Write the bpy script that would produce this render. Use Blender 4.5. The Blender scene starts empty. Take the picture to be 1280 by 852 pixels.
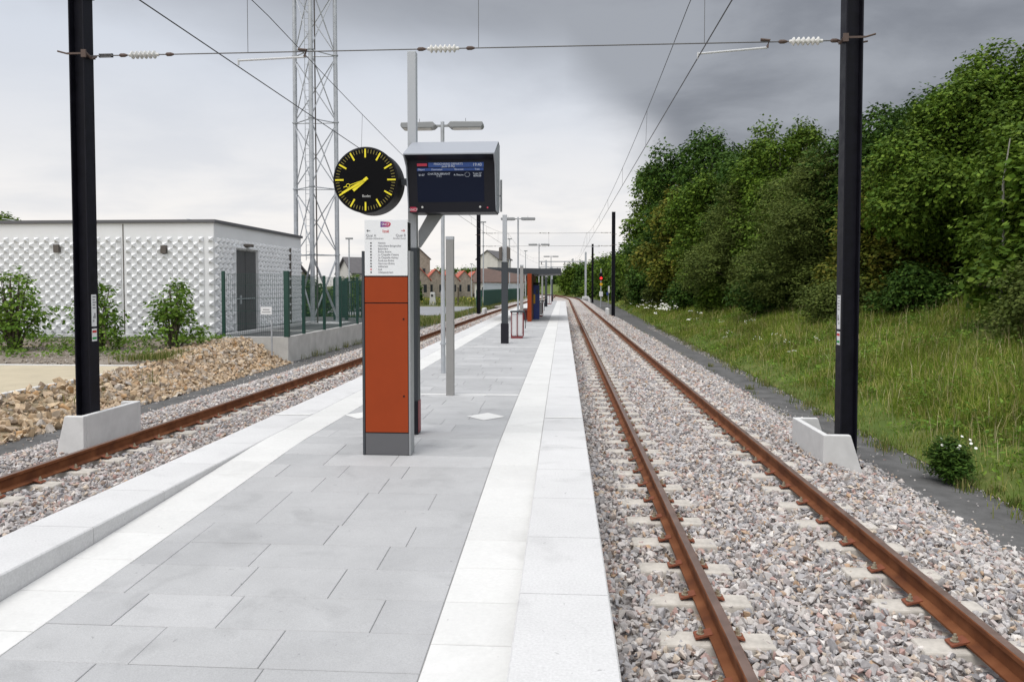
import bpy, bmesh, math, random
import numpy as np
from mathutils import Vector, Matrix
random.seed(7)
RNG = np.random.default_rng(11)
S = bpy.context.scene
COL = S.collection
PI = math.pi
R = math.radians

# ------------------------------------------------------------------ helpers
class MB:
    """collects shapes and links them as one mesh object"""
    def __init__(s):
        s.v = []; s.f = []; s.m = []; s.cur = 0
    def add(s, verts, faces):
        b = len(s.v); s.v += [tuple(p) for p in verts]
        for f in faces: s.f.append(tuple(b + i for i in f)); s.m.append(s.cur)
    def box(s, x0, x1, y0, y1, z0, z1):
        s.add([(x0,y0,z0),(x1,y0,z0),(x1,y1,z0),(x0,y1,z0),(x0,y0,z1),(x1,y0,z1),(x1,y1,z1),(x0,y1,z1)],
              [(0,3,2,1),(4,5,6,7),(0,1,5,4),(1,2,6,5),(2,3,7,6),(3,0,4,7)])
        return s
    def prism(s, poly, y0, y1):          # polygon in x,z (counter-clockwise seen from -y), extruded along y
        n = len(poly)
        s.add([(x,y0,z) for x,z in poly] + [(x,y1,z) for x,z in poly],
              [tuple(range(n)), tuple(range(2*n-1, n-1, -1))] + [(i, i+n, (i+1)%n+n, (i+1)%n) for i in range(n)])
        return s
    def prism_x(s, poly, x0, x1):        # polygon in y,z extruded along x
        n = len(poly)
        s.add([(x0,y,z) for y,z in poly] + [(x1,y,z) for y,z in poly],
              [tuple(range(n-1,-1,-1)), tuple(range(n, 2*n))] + [(i, (i+1)%n, (i+1)%n+n, i+n) for i in range(n)])
        return s
    def tube(s, pts, rad, n=8, cap=True):
        pts = [Vector(p) for p in pts]
        if not hasattr(rad, '__len__'): rad = [rad]*len(pts)
        rings = []; up = Vector((0,0,1))
        for i, p in enumerate(pts):
            d = (pts[min(i+1,len(pts)-1)] - pts[max(i-1,0)]).normalized()
            a = d.cross(up)
            if a.length < 1e-3: a = d.cross(Vector((1,0,0)))
            a.normalize(); b = d.cross(a)
            rings.append([p + (a*math.cos(2*PI*k/n) + b*math.sin(2*PI*k/n))*rad[i] for k in range(n)])
        vs = [q for r in rings for q in r]; fs = []
        for i in range(len(pts)-1):
            for k in range(n):
                fs.append((i*n+k, (i+1)*n+k, (i+1)*n+(k+1)%n, i*n+(k+1)%n))
        if cap:
            fs.append(tuple(range(n))); fs.append(tuple(range(len(vs)-1, len(vs)-1-n, -1)))
        s.add(vs, fs); return s
    def lathe(s, prof, p, axis, n=24):   # prof = [(r, t)] along axis from p
        ax = Vector(axis).normalized(); a = ax.orthogonal().normalized(); b = ax.cross(a); p = Vector(p)
        vs = []
        for r, t in prof:
            for k in range(n):
                vs.append(p + ax*t + (a*math.cos(2*PI*k/n)+b*math.sin(2*PI*k/n))*r)
        fs = []
        for i in range(len(prof)-1):
            for k in range(n):
                fs.append((i*n+k, i*n+(k+1)%n, (i+1)*n+(k+1)%n, (i+1)*n+k))
        fs.append(tuple(range(n-1,-1,-1))); fs.append(tuple(range(len(vs)-n, len(vs))))
        s.add(vs, fs); return s
    def build(s, name, mats, parent=None, smooth=False, bevel=0, loc=None):
        me = bpy.data.meshes.new(name); me.from_pydata(s.v, [], s.f)
        if not isinstance(mats, (list, tuple)): mats = [mats]
        for m in mats: me.materials.append(m)
        if len(mats) > 1: me.polygons.foreach_set('material_index', s.m)
        bm = bmesh.new(); bm.from_mesh(me); bmesh.ops.recalc_face_normals(bm, faces=bm.faces); bm.to_mesh(me); bm.free()
        if smooth:
            me.polygons.foreach_set('use_smooth', [True]*len(me.polygons))
            me.set_sharp_from_angle(angle=R(40))
        o = bpy.data.objects.new(name, me); COL.objects.link(o)
        if parent: o.parent = parent
        if loc: o.location = loc
        if bevel:
            b = o.modifiers.new('edge', 'BEVEL'); b.width = bevel; b.segments = 2; b.limit_method = 'ANGLE'
        return o

def np_mesh(name, verts, tris, mat, parent=None, n=3):
    """verts (N,3), faces (M,n)"""
    me = bpy.data.meshes.new(name)
    me.vertices.add(len(verts)); me.vertices.foreach_set('co', np.asarray(verts, np.float32).ravel())
    M = len(tris)
    me.loops.add(M*n); me.loops.foreach_set('vertex_index', np.asarray(tris, np.int32).ravel())
    me.polygons.add(M); me.polygons.foreach_set('loop_start', np.arange(M, dtype=np.int32)*n)
    me.update(calc_edges=True); me.validate(); me.shade_flat()
    me.materials.append(mat)
    o = bpy.data.objects.new(name, me); COL.objects.link(o)
    if parent: o.parent = parent
    return o

def tag(o, label, cat, group=None):
    o['label'] = label; o['category'] = cat
    if group: o['group'] = group
    return o
def struct(o, label=None):
    o['kind'] = 'structure'
    if label: o['label'] = label
    return o
def stuff(o, label, cat):
    o['kind'] = 'stuff'; o['label'] = label; o['category'] = cat
    return o
def thing(name, label, cat, loc=(0,0,0), rz=0, group=None):
    o = bpy.data.objects.new(name, None); COL.objects.link(o)
    o.empty_display_size = .2; o.location = loc; o.rotation_euler = (0,0,rz)
    return tag(o, label, cat, group)
def dup(o, parent=None):
    c = o.copy(); COL.objects.link(c)
    if parent: c.parent = parent
    for ch in list(o.children): dup(ch, c)
    return c
def text(name, body, size, mat, parent, loc, rot=(R(90),0,0), align='LEFT', ext=.0006, sx=1.0):
    cu = bpy.data.curves.new(name, 'FONT'); cu.body = body; cu.size = size; cu.extrude = ext
    cu.align_x = align; cu.align_y = 'CENTER'; cu.materials.append(mat)
    o = bpy.data.objects.new(name, cu); COL.objects.link(o); o.parent = parent
    o.location = loc; o.rotation_euler = rot; o.scale = (sx,1,1)
    return o

# ------------------------------------------------------------------ materials
def mat(name, col, rough=.6, metal=0, spec=.5, noise=None, bump=None, emit=None, coat=0):
    """noise = (scale, amount) value mottling of the surface itself; bump = (scale, strength, distance)"""
    m = bpy.data.materials.new(name); m.use_nodes = True
    nt = m.node_tree; b = nt.nodes['Principled BSDF']; L = nt.links
    b.inputs['Base Color'].default_value = (*col, 1); b.inputs['Roughness'].default_value = rough
    b.inputs['Metallic'].default_value = metal; b.inputs['Specular IOR Level'].default_value = spec
    b.inputs['Coat Weight'].default_value = coat
    tc = nt.nodes.new('ShaderNodeTexCoord')
    if noise:
        last = None
        n = nt.nodes.new('ShaderNodeTexNoise'); n.inputs['Scale'].default_value = noise[0]; n.inputs['Detail'].default_value = 8
        n.inputs['Roughness'].default_value = .65
        L.new(tc.outputs['Object'], n.inputs['Vector'])
        mr = nt.nodes.new('ShaderNodeMapRange'); mr.inputs[1].default_value = .3; mr.inputs[2].default_value = .7
        mr.inputs[3].default_value = 1-noise[1]; mr.inputs[4].default_value = 1+noise[1]
        L.new(n.outputs['Fac'], mr.inputs[0])
        mx = nt.nodes.new('ShaderNodeMix'); mx.data_type = 'RGBA'; mx.blend_type = 'MULTIPLY'; mx.inputs[0].default_value = 1
        mx.inputs[6].default_value = (*col, 1); L.new(mr.outputs[0], mx.inputs[7]); L.new(mx.outputs[2], b.inputs['Base Color'])
        rr = nt.nodes.new('ShaderNodeMapRange'); rr.inputs[1].default_value = .3; rr.inputs[2].default_value = .7
        rr.inputs[3].default_value = max(0,rough-.1); rr.inputs[4].default_value = min(1,rough+.12)
        L.new(n.outputs['Fac'], rr.inputs[0]); L.new(rr.outputs[0], b.inputs['Roughness'])
    if bump:
        n2 = nt.nodes.new('ShaderNodeTexNoise'); n2.inputs['Scale'].default_value = bump[0]; n2.inputs['Detail'].default_value = 5
        L.new(tc.outputs['Object'], n2.inputs['Vector'])
        bp = nt.nodes.new('ShaderNodeBump'); bp.inputs['Strength'].default_value = bump[1]; bp.inputs['Distance'].default_value = bump[2]
        L.new(n2.outputs['Fac'], bp.inputs['Height']); L.new(bp.outputs[0], b.inputs['Normal'])
    if emit:
        b.inputs['Emission Color'].default_value = (*emit[0], 1); b.inputs['Emission Strength'].default_value = emit[1]
    return m

def ramp_node(nt, stops, interp='LINEAR'):
    r = nt.nodes.new('ShaderNodeValToRGB'); r.color_ramp.interpolation = interp
    e = r.color_ramp.elements
    while len(e) < len(stops): e.new(.5)
    for k, (p, c) in enumerate(stops): e[k].position = p; e[k].color = (*c, 1)
    return r

def island_mat(name, stops, rough=.85, noise=None, trans=0, spec=.3, big=None, bump=None, stain=None):
    """every loose piece gets its own colour out of the ramp (stones, leaves, blades, slabs)"""
    m = bpy.data.materials.new(name); m.use_nodes = True; nt = m.node_tree; L = nt.links; b = nt.nodes['Principled BSDF']
    g = nt.nodes.new('ShaderNodeNewGeometry'); r = ramp_node(nt, stops)
    L.new(g.outputs['Random Per Island'], r.inputs[0]); out = r.outputs[0]
    tc = nt.nodes.new('ShaderNodeTexCoord')
    for sc, am in ([noise] if noise else []) + ([big] if big else []):
        n = nt.nodes.new('ShaderNodeTexNoise'); n.inputs['Scale'].default_value = sc; n.inputs['Detail'].default_value = 6; n.inputs['Roughness'].default_value = .7
        L.new(tc.outputs['Object'], n.inputs['Vector'])
        mr = nt.nodes.new('ShaderNodeMapRange'); mr.inputs[1].default_value = .3; mr.inputs[2].default_value = .7
        mr.inputs[3].default_value = 1-am; mr.inputs[4].default_value = 1+am
        L.new(n.outputs['Fac'], mr.inputs[0])
        mx = nt.nodes.new('ShaderNodeMix'); mx.data_type = 'RGBA'; mx.blend_type = 'MULTIPLY'; mx.inputs[0].default_value = 1
        L.new(out, mx.inputs[6]); L.new(mr.outputs[0], mx.inputs[7]); out = mx.outputs[2]
    if stain:                       # small spots and worn blotches
        for sc, lo, hi, am in stain:
            n = nt.nodes.new('ShaderNodeTexNoise'); n.inputs['Scale'].default_value = sc; n.inputs['Detail'].default_value = 4; n.inputs['Distortion'].default_value = .6
            L.new(tc.outputs['Object'], n.inputs['Vector'])
            mr = nt.nodes.new('ShaderNodeMapRange'); mr.inputs[1].default_value = lo; mr.inputs[2].default_value = hi; mr.inputs[3].default_value = 1; mr.inputs[4].default_value = am
            L.new(n.outputs['Fac'], mr.inputs[0])
            mx = nt.nodes.new('ShaderNodeMix'); mx.data_type = 'RGBA'; mx.blend_type = 'MULTIPLY'; mx.inputs[0].default_value = 1
            L.new(out, mx.inputs[6]); L.new(mr.outputs[0], mx.inputs[7]); out = mx.outputs[2]
    L.new(out, b.inputs['Base Color'])
    b.inputs['Roughness'].default_value = rough; b.inputs['Specular IOR Level'].default_value = spec
    if bump:
        n2 = nt.nodes.new('ShaderNodeTexNoise'); n2.inputs['Scale'].default_value = bump[0]; n2.inputs['Detail'].default_value = 4
        L.new(tc.outputs['Object'], n2.inputs['Vector'])
        bp = nt.nodes.new('ShaderNodeBump'); bp.inputs['Strength'].default_value = bump[1]; bp.inputs['Distance'].default_value = bump[2]
        L.new(n2.outputs['Fac'], bp.inputs['Height']); L.new(bp.outputs[0], b.inputs['Normal'])
    if trans:
        t = nt.nodes.new('ShaderNodeBsdfTranslucent'); L.new(out, t.inputs['Color'])
        ms = nt.nodes.new('ShaderNodeMixShader'); ms.inputs[0].default_value = trans
        L.new(b.outputs[0], ms.inputs[1]); L.new(t.outputs[0], ms.inputs[2])
        L.new(ms.outputs[0], nt.nodes['Material Output'].inputs['Surface'])
    return m

STONE = [(0,(.20,.19,.195)),(.15,(.47,.445,.43)),(.3,(.31,.305,.32)),(.42,(.60,.57,.545)),(.55,(.39,.345,.33)),(.66,(.49,.475,.475)),(.76,(.38,.25,.225)),(.84,(.52,.45,.37)),(.9,(.27,.275,.305)),(.95,(.42,.29,.19)),(1,(.68,.655,.63))]
M = {}
M['stone'] = island_mat('ballast_stone', STONE, .85, noise=(60,.18))
M['rubble'] = island_mat('rubble_stone', [(0,(.30,.22,.14)),(.2,(.46,.34,.22)),(.4,(.38,.30,.23)),(.55,(.55,.43,.29)),(.7,(.36,.33,.30)),(.82,(.42,.26,.13)),(.92,(.52,.46,.38)),(1,(.22,.16,.11))], .9, noise=(9,.25))
M['slab'] = island_mat('grey_granite_slab', [(0,(.355,.358,.366)),(.35,(.372,.375,.383)),(.75,(.385,.388,.395)),(1,(.43,.432,.44))], .75, noise=(150,.16), big=(1.6,.08), bump=(220,.15,.002), stain=[(2.3,.56,.72,.86),(17,.70,.74,.72),(.7,.5,.7,.93)])
M['whiteslab'] = island_mat('white_slab', [(0,(.565,.565,.558)),(1,(.61,.61,.603))], .7, noise=(40,.05), big=(1.1,.05), stain=[(2.0,.58,.75,.90),(21,.71,.75,.75)])
M['kerb'] = island_mat('kerb_concrete', [(0,(.52,.52,.525)),(1,(.57,.57,.575))], .8, noise=(70,.12), big=(1.5,.05), bump=(120,.2,.002), stain=[(2.6,.56,.74,.87),(24,.70,.74,.68)])
M['joint'] = mat('joint_mortar', (.29,.285,.28), .9)
M['white_paint'] = mat('white_marking', (.62,.62,.61), .7, noise=(20,.05))
M['concrete'] = mat('concrete', (.47,.465,.45), .85, noise=(2.2,.16), bump=(60,.2,.004))
M['footing'] = mat('pale_concrete', (.60,.60,.60), .8, noise=(6,.08), bump=(60,.12,.003))
M['sleeper'] = mat('sleeper_concrete', (.46,.43,.39), .9, noise=(9,.24), bump=(50,.3,.004))
M['asphalt'] = mat('asphalt', (.105,.104,.104), .95, spec=.15, noise=(2.5,.35), bump=(160,.5,.006))
M['pad'] = mat('yard_asphalt', (.10,.10,.105), .9, noise=(1.2,.3), bump=(90,.4,.004))
M['sand'] = mat('sand_path', (.42,.365,.265), .95, noise=(1.3,.12), bump=(60,.3,.004))
M['pole'] = mat('dark_pole_steel', (.008,.008,.013), .5, noise=(7,.4), spec=.16)
M['grey_dark'] = mat('anthracite_paint', (.048,.054,.062), .5, spec=.3)
M['grey_mid'] = mat('grey_paint', (.26,.27,.28), .5)
M['grey_post'] = mat('grey_post_paint', (.27,.265,.26), .5, noise=(5,.05))
M['grey_light'] = mat('light_grey_paint', (.42,.44,.47), .42)
M['hood'] = mat('hood_grey_paint', (.29,.31,.35), .45)
M['silver'] = mat('silver_paint', (.55,.56,.58), .5)
M['galv'] = mat('galvanised_steel', (.44,.46,.49), .5, metal=.45, noise=(4,.18))
M['black'] = mat('black_plastic', (.007,.007,.009), .5, spec=.15)
M['bezel'] = mat('screen_bezel', (.016,.016,.022), .45, spec=.2)
M['orange'] = mat('orange_paint', (.285,.043,.009), .5, noise=(3,.06), spec=.2)
M['totem_grey'] = mat('totem_grey', (.10,.10,.107), .5)
M['white_panel'] = mat('white_panel', (.74,.75,.77), .35)
M['ink'] = mat('dark_ink', (.03,.03,.035), .6)
M['ink_grey'] = mat('grey_ink', (.28,.28,.30), .6)
M['ink_red'] = mat('red_ink', (.55,.03,.03), .6)
M['ink_green'] = mat('green_ink', (.03,.3,.07), .6)
M['logo_purple'] = mat('logo_purple', (.14,.02,.20), .5)
M['logo_red'] = mat('logo_red', (.50,.02,.07), .5)
M['yellow'] = mat('clock_yellow', (.85,.72,.02), .5)
M['yellow_dim'] = mat('clock_tick', (.20,.165,.03), .5)
M['wire'] = mat('wire', (.03,.03,.032), .5)
M['cable'] = mat('span_cable', (.10,.10,.105), .5)
M['rust_fit'] = mat('rusty_fitting', (.09,.06,.05), .7)
M['insul'] = mat('insulator', (.55,.55,.54), .3)
M['insul_white'] = mat('pale_insulator', (.66,.65,.63), .4)
M['facade'] = mat('white_facade', (.74,.75,.77), .5, noise=(.6,.04))
M['facade_flat'] = mat('white_panel_trim', (.70,.71,.73), .55)
M['roof_trim'] = mat('roof_trim', (.11,.11,.12), .5)
M['door'] = mat('grey_steel_door', (.085,.087,.092), .5, noise=(3,.06))
M['vent'] = mat('brown_vent', (.10,.085,.075), .6)
M['green_fence'] = mat('green_fence', (.012,.055,.042), .5)
M['green_sheet'] = mat('green_sheet', (.012,.075,.055), .55)
M['lattice'] = mat('pale_lattice', (.42,.47,.50), .6)
M['blue'] = mat('blue_paint', (.02,.045,.22), .45)
M['yellow_paint'] = mat('yellow_paint', (.75,.42,.02), .45)
M['brown'] = mat('brown_panel', (.12,.04,.02), .5)
M['bark'] = mat('bark', (.10,.08,.06), .9, noise=(8,.3), bump=(25,.6,.02))
M['pale_bark'] = mat('pale_bark', (.26,.25,.22), .9, noise=(8,.3))
M['wood'] = mat('weathered_stake', (.22,.18,.14), .9)
M['slate'] = mat('slate_roof', (.10,.095,.10), .8, noise=(2,.2))
M['redroof'] = mat('red_tile_roof', (.42,.11,.07), .8, noise=(1.5,.25))
M['brownroof'] = mat('brown_roof', (.10,.065,.055), .85, noise=(1.5,.25))
M['render'] = mat('pale_render', (.58,.56,.53), .85, noise=(.8,.1))
M['stonewall'] = mat('stone_wall', (.27,.24,.20), .9, noise=(1.6,.35), bump=(8,.5,.03))
M['glass_dark'] = mat('dark_window', (.02,.025,.03), .15)
M['binwhite'] = mat('bin_liner', (.66,.66,.67), .45)
M['darkred'] = mat('dark_red_frame', (.20,.03,.035), .5)
M['bolt'] = mat('bolt_steel', (.36,.32,.24), .5, metal=.5)
M['flower'] = mat('white_flower', (.75,.75,.70), .7)
M['drain'] = mat('drain_cover', (.45,.42,.40), .8, noise=(8,.2))

def rust_mat():
    m = bpy.data.materials.new('rusty_rail'); m.use_nodes = True; nt = m.node_tree; L = nt.links; b = nt.nodes['Principled BSDF']
    tc = nt.nodes.new('ShaderNodeTexCoord'); n = nt.nodes.new('ShaderNodeTexNoise'); n.inputs['Scale'].default_value = 5; n.inputs['Detail'].default_value = 9
    L.new(tc.outputs['Object'], n.inputs['Vector'])
    r = ramp_node(nt, [(.25,(.085,.026,.010)),(.5,(.150,.050,.017)),(.75,(.225,.085,.034))])
    L.new(n.outputs['Fac'], r.inputs[0]); L.new(r.outputs[0], b.inputs['Base Color']); b.inputs['Roughness'].default_value = .8
    b.inputs['Specular IOR Level'].default_value = .3
    return m
M['rust'] = rust_mat()
M['railtop'] = mat('worn_rail_top', (.17,.115,.095), .42, metal=.35, noise=(6,.2))
M['clip'] = mat('rusty_clip', (.19,.056,.026), .8, noise=(20,.25))

def ground_mat(name, stops, scale, bumpd=.03, scale2=None):
    m = bpy.data.materials.new(name); m.use_nodes = True; nt = m.node_tree; L = nt.links; b = nt.nodes['Principled BSDF']
    tc = nt.nodes.new('ShaderNodeTexCoord'); n = nt.nodes.new('ShaderNodeTexNoise'); n.inputs['Scale'].default_value = scale; n.inputs['Detail'].default_value = 10; n.inputs['Roughness'].default_value = .7
    L.new(tc.outputs['Object'], n.inputs['Vector']); r = ramp_node(nt, stops); L.new(n.outputs['Fac'], r.inputs[0])
    L.new(r.outputs[0], b.inputs['Base Color']); b.inputs['Roughness'].default_value = .95; b.inputs['Specular IOR Level'].default_value = .15
    n2 = nt.nodes.new('ShaderNodeTexNoise'); n2.inputs['Scale'].default_value = scale2 or scale*12; n2.inputs['Detail'].default_value = 6
    L.new(tc.outputs['Object'], n2.inputs['Vector'])
    bp = nt.nodes.new('ShaderNodeBump'); bp.inputs['Strength'].default_value = .8; bp.inputs['Distance'].default_value = bumpd
    L.new(n2.outputs['Fac'], bp.inputs['Height']); L.new(bp.outputs[0], b.inputs['Normal'])
    return m
M['field'] = ground_mat('field_grass', [(.3,(.07,.085,.03)),(.5,(.12,.13,.05)),(.65,(.19,.17,.09)),(.8,(.22,.19,.12))], .35)
M['bank'] = ground_mat('bank_soil', [(.3,(.06,.095,.02)),(.5,(.09,.125,.028)),(.7,(.16,.155,.06)),(.85,(.2,.165,.09))], .8)
M['mulch'] = ground_mat('planting_mulch', [(.3,(.13,.105,.08)),(.5,(.21,.18,.15)),(.7,(.29,.26,.23))], 3, .02, 60)
M['terrace'] = ground_mat('stony_soil', [(.3,(.20,.16,.10)),(.5,(.30,.24,.16)),(.75,(.38,.33,.25))], 3, .03, 40)

def ballast_mat():
    m = bpy.data.materials.new('ballast_ground'); m.use_nodes = True; nt = m.node_tree; L = nt.links; b = nt.nodes['Principled BSDF']
    tc = nt.nodes.new('ShaderNodeTexCoord'); v = nt.nodes.new('ShaderNodeTexVoronoi'); v.inputs['Scale'].default_value = 17; v.inputs['Randomness'].default_value = 1
    L.new(tc.outputs['Object'], v.inputs['Vector'])
    sp = nt.nodes.new('ShaderNodeSeparateColor'); L.new(v.outputs['Color'], sp.inputs[0])
    r = ramp_node(nt, STONE); L.new(sp.outputs[0], r.inputs[0])
    n = nt.nodes.new('ShaderNodeTexNoise'); n.inputs['Scale'].default_value = .5; n.inputs['Detail'].default_value = 5
    L.new(tc.outputs['Object'], n.inputs['Vector'])
    mr = nt.nodes.new('ShaderNodeMapRange'); mr.inputs[1].default_value=.3; mr.inputs[2].default_value=.7; mr.inputs[3].default_value=.88; mr.inputs[4].default_value=1.1
    L.new(n.outputs['Fac'], mr.inputs[0])
    mx = nt.nodes.new('ShaderNodeMix'); mx.data_type='RGBA'; mx.blend_type='MULTIPLY'; mx.inputs[0].default_value=1
    L.new(r.outputs[0], mx.inputs[6]); L.new(mr.outputs[0], mx.inputs[7])
    L.new(mx.outputs[2], b.inputs['Base Color']); b.inputs['Roughness'].default_value = .9
    bp = nt.nodes.new('ShaderNodeBump'); bp.invert = True; bp.inputs['Strength'].default_value = 1; bp.inputs['Distance'].default_value = .05
    L.new(v.outputs['Distance'], bp.inputs['Height']); L.new(bp.outputs[0], b.inputs['Normal'])
    return m
M['ballast'] = ballast_mat()

def leaf(name, a, b, c, trans=.35, big=(.35,.3)):
    return island_mat(name, [(0,a),(.5,b),(1,c)], .65, trans=trans, spec=.10, big=big)
M['leaf_maple'] = leaf('maple_leaf', (.046,.092,.011), (.086,.148,.017), (.150,.220,.028), .2, (.5,.5))
M['leaf_dark'] = leaf('dark_leaf', (.025,.060,.011), (.047,.098,.015), (.084,.146,.023), .2, (.4,.45))
M['leaf_olive'] = leaf('olive_leaf', (.064,.093,.021), (.100,.137,.029), (.150,.182,.044), .2, (.4,.4))
M['leaf_yellow'] = leaf('yellowish_leaf', (.075,.105,.015), (.130,.155,.022), (.21,.185,.03), .2, (.5,.45))
M['leaf_shrub'] = leaf('shrub_leaf', (.07,.14,.02), (.12,.215,.03), (.20,.30,.05), .3, (.8,.3))
M['leaf_far'] = leaf('far_leaf', (.045,.065,.035), (.062,.085,.045), (.085,.105,.055))
M['grass'] = island_mat('grass_blade', [(0,(.075,.135,.013)),(.3,(.13,.205,.023)),(.6,(.19,.25,.036)),(.8,(.285,.285,.07)),(1,(.46,.38,.18))], .6, trans=.3, spec=.06, big=(.5,.5), noise=(2.2,.25))
M['weed'] = island_mat('weed_leaf', [(0,(.07,.11,.02)),(.5,(.13,.17,.04)),(.8,(.22,.21,.08)),(1,(.30,.25,.12))], .6, trans=.3, spec=.08)

# ------------------------------------------------------------------ layout functions (metres; y runs along the line, rail head z = 0)
def bend(y):                # the line swings left far away
    return -max(0, y-110)**2/800
def lshift(y):              # the left track closes up towards the right one
    if y < 35: return .012*max(0, 20-y)*-1.6 if y < 20 else 0
    if y < 81: return .00021*(y-35)**2
    return .444+.0196*(y-81)+.00055*(y-81)**2
def leftedge(y): return 0 if y < 35 else .00021*(y-35)**2
YP0, YP1 = -6.0, 81.0
def pz(y): return .4 - .04*max(0, 7.6-y)      # the walking surface ramps down at this end
def toe(y): return 4.9 + min(1.3, .017*max(0, y-12))
def bankz(x, y):
    d = x - toe(y)
    return -.4 + (.29*min(d, 7) + .06*max(0, d-7) if d > 0 else 0)

def strip(name, xs, ys, zf, mt, xf=lambda x, y: x):
    nx, ny = len(xs), len(ys)
    v = [(xf(x, y), y, zf(x, y)) for y in ys for x in xs]
    f = [(j*nx+i, j*nx+i+1, (j+1)*nx+i+1, (j+1)*nx+i) for j in range(ny-1) for i in range(nx-1)]
    b = MB(); b.add(v, f); return b.build(name, mt)

# ------------------------------------------------------------------ ground
g = MB(); g.add([(-1500,-300,-1.6),(1500,-300,-1.6),(1500,3000,-1.6),(-1500,3000,-1.6)], [(0,1,2,3)])
struct(g.build('ground', M['field']), 'flat open land reaching the horizon')
ys = list(np.concatenate([np.arange(-20, 60, 2.0), np.arange(60, 300, 6.0)]))
struct(strip('embankment', [0,.6,1.5,3,5,7,9,14,40,120], ys, lambda x, y: bankz(x+toe(y), y) + (.09*math.sin(x*1.7+y*.6)+.06*math.sin(y*1.9+x)) * (1 if x > .5 else 0),
       M['bank'], lambda x, y: x+toe(y)+bend(y)), 'grassy bank rising on the right of the line')
struct(strip('service_path', [3.5, 4.2, 5.2, 6.6], ys, lambda x, y: -.415+(.01 if x < 5 else 0), M['asphalt'], lambda x, y: x+bend(y)), 'dark asphalt path between ballast and grass bank')
def ball_z(x, y):
    e = .5*math.sin(x*3+y)*.02
    return -.20+e
def rb(x, y): return x + bend(y)
struct(strip('track_bed', [.1, .6, 1.7, 2.9, 3.2, 4.05], ys, lambda x, y: (-.235 if x < 3.3 else -.44), M['ballast'], rb), 'ballast bed of the right track')
def lb(x, y): return x + lshift(y) + bend(y)
struct(strip('track_bed', [-7.75,-6.75,-6.3,-4.8,-3.2], ys, lambda x, y: (-.235 if x > -7 else -.44)-(.01 if y > 81 else 0), M['ballast'], lb), 'ballast bed of the left track')
struct(strip('track_bed', [0,1], [80.9,90,100,110,120,130,150,170,200,250], lambda x, y: -.26, M['ballast'], lambda x, y: (-9 if x == 0 else .3)+bend(y)), 'stony ground between the tracks beyond the platform')
# left: path, terrace, sand path, bed, yard
lys = [-20,-8,0,4,8,12,16,20,24,28,34,42,52,70,90,120]
struct(strip('service_path', [-9.4,-8.4,-7.3], lys, lambda x, y: -.405, M['asphalt'], lb), 'dark asphalt path beside the left track')
def terr_z(x, y):
    return .08 + .2*max(0, min(1, (y-17)/6)) if y < 26 else .3-.7*max(0, min(1, (y-38)/8))
def slope_z(x, y):
    t = max(0, min(1, (-8.55-x)/1.1)); return -.42 + (terr_z(x, y)+.42)*t
struct(strip('terrace', [-60,-30,-20,-14,-11,-9.7,-9.3,-8.9,-8.5], [-20,-8,0,4,8,12,14,16,17,18,19,20,21,22,23,23.25], slope_z, M['terrace']), 'stony soil terrace on the left')
yy = [-20,-8,0,4,8,12,14,16,17.3]
struct(strip('sand_path', [-60,-20,-9.75], yy, lambda x, y: terr_z(x, y)+.015, M['sand']), 'sandy beige footpath beside the stone slope')
e = MB(); e.box(-9.75,-9.66,-20,17.38,.0,.13); e.box(-60,-9.75,17.3,17.38,.0,.13)
struct(e.build('path_kerb', M['footing'], bevel=.008), 'pale edging of the sandy path')
struct(strip('planting_bed', [-60,-30,-20,-14,-11,-10.0], [17.38,18.5,20,21.5,23,23.9], lambda x, y: terr_z(x, y)+.02+.03*math.sin(x*2.1)*math.sin(y*1.7), M['mulch']), 'mulched planting bed in front of the pale building')
yd = MB(); yd.box(-45,-8.62,23.45,40,-.5,.34)
struct(yd.build('yard', M['pad']), 'asphalt yard behind the concrete wall')
struct(strip('field', [-160,-60,-30,-18,-12,-9.4], [23.25,40,46,60,90,130,200,330], lambda x, y: (-.45 if y < 100 else -.45-.75*min(1,(y-100)/90)), M['field'], lambda x, y: x if x < -100 else x+lshift(y)*min(1,1)+bend(y)), 'rough weedy field on the left')
rd = strip('road', [-40,-22,-9.8], [62,70,84,88], lambda x, y: -.42, mat('grey_road', (.22,.225,.24), .9, noise=(.8,.15)))
struct(rd, 'grey access road crossing the field')

# ------------------------------------------------------------------ platform
pb = MB()
P0 = [YP0]+list(range(0,36,6))+list(range(40,82,6))+[YP1]
P0 = sorted(set(P0))
v = []; f = []
for y in P0:
    l = leftedge(y)
    v += [(-3.50+l,y,-.5),(-3.50+l,y,.36),(.18,y,.36),(.18,y,-.5)]
    # core sits under the kerbs; between them it follows the ramp a little lower
for i in range(len(P0)-1):
    a = i*4; b_ = a+4
    f += [(a,a+1,b_+1,b_),(a+2,a+3,b_+3,b_+2)]
pb.add(v, f)
for yend in (YP0, YP1):
    l = leftedge(yend); pb.add([(-3.5+l,yend,-.5),(.18,yend,-.5),(.18,yend,pz(yend)-.03),(-3.5+l,yend,pz(yend)-.03)], [(0,1,2,3)])
struct(pb.build('platform', M['concrete']), 'concrete body of the island platform')
struct(strip('joint_bed', [0,1], [YP0,-2,1,3,5,7,7.6,20,35,45,55,65,75,YP1], lambda x, y: pz(y)-.006, M['joint'], lambda x, y: (-3.1+leftedge(y) if x == 0 else -.21)), 'mortar bed under the platform slabs')

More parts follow.
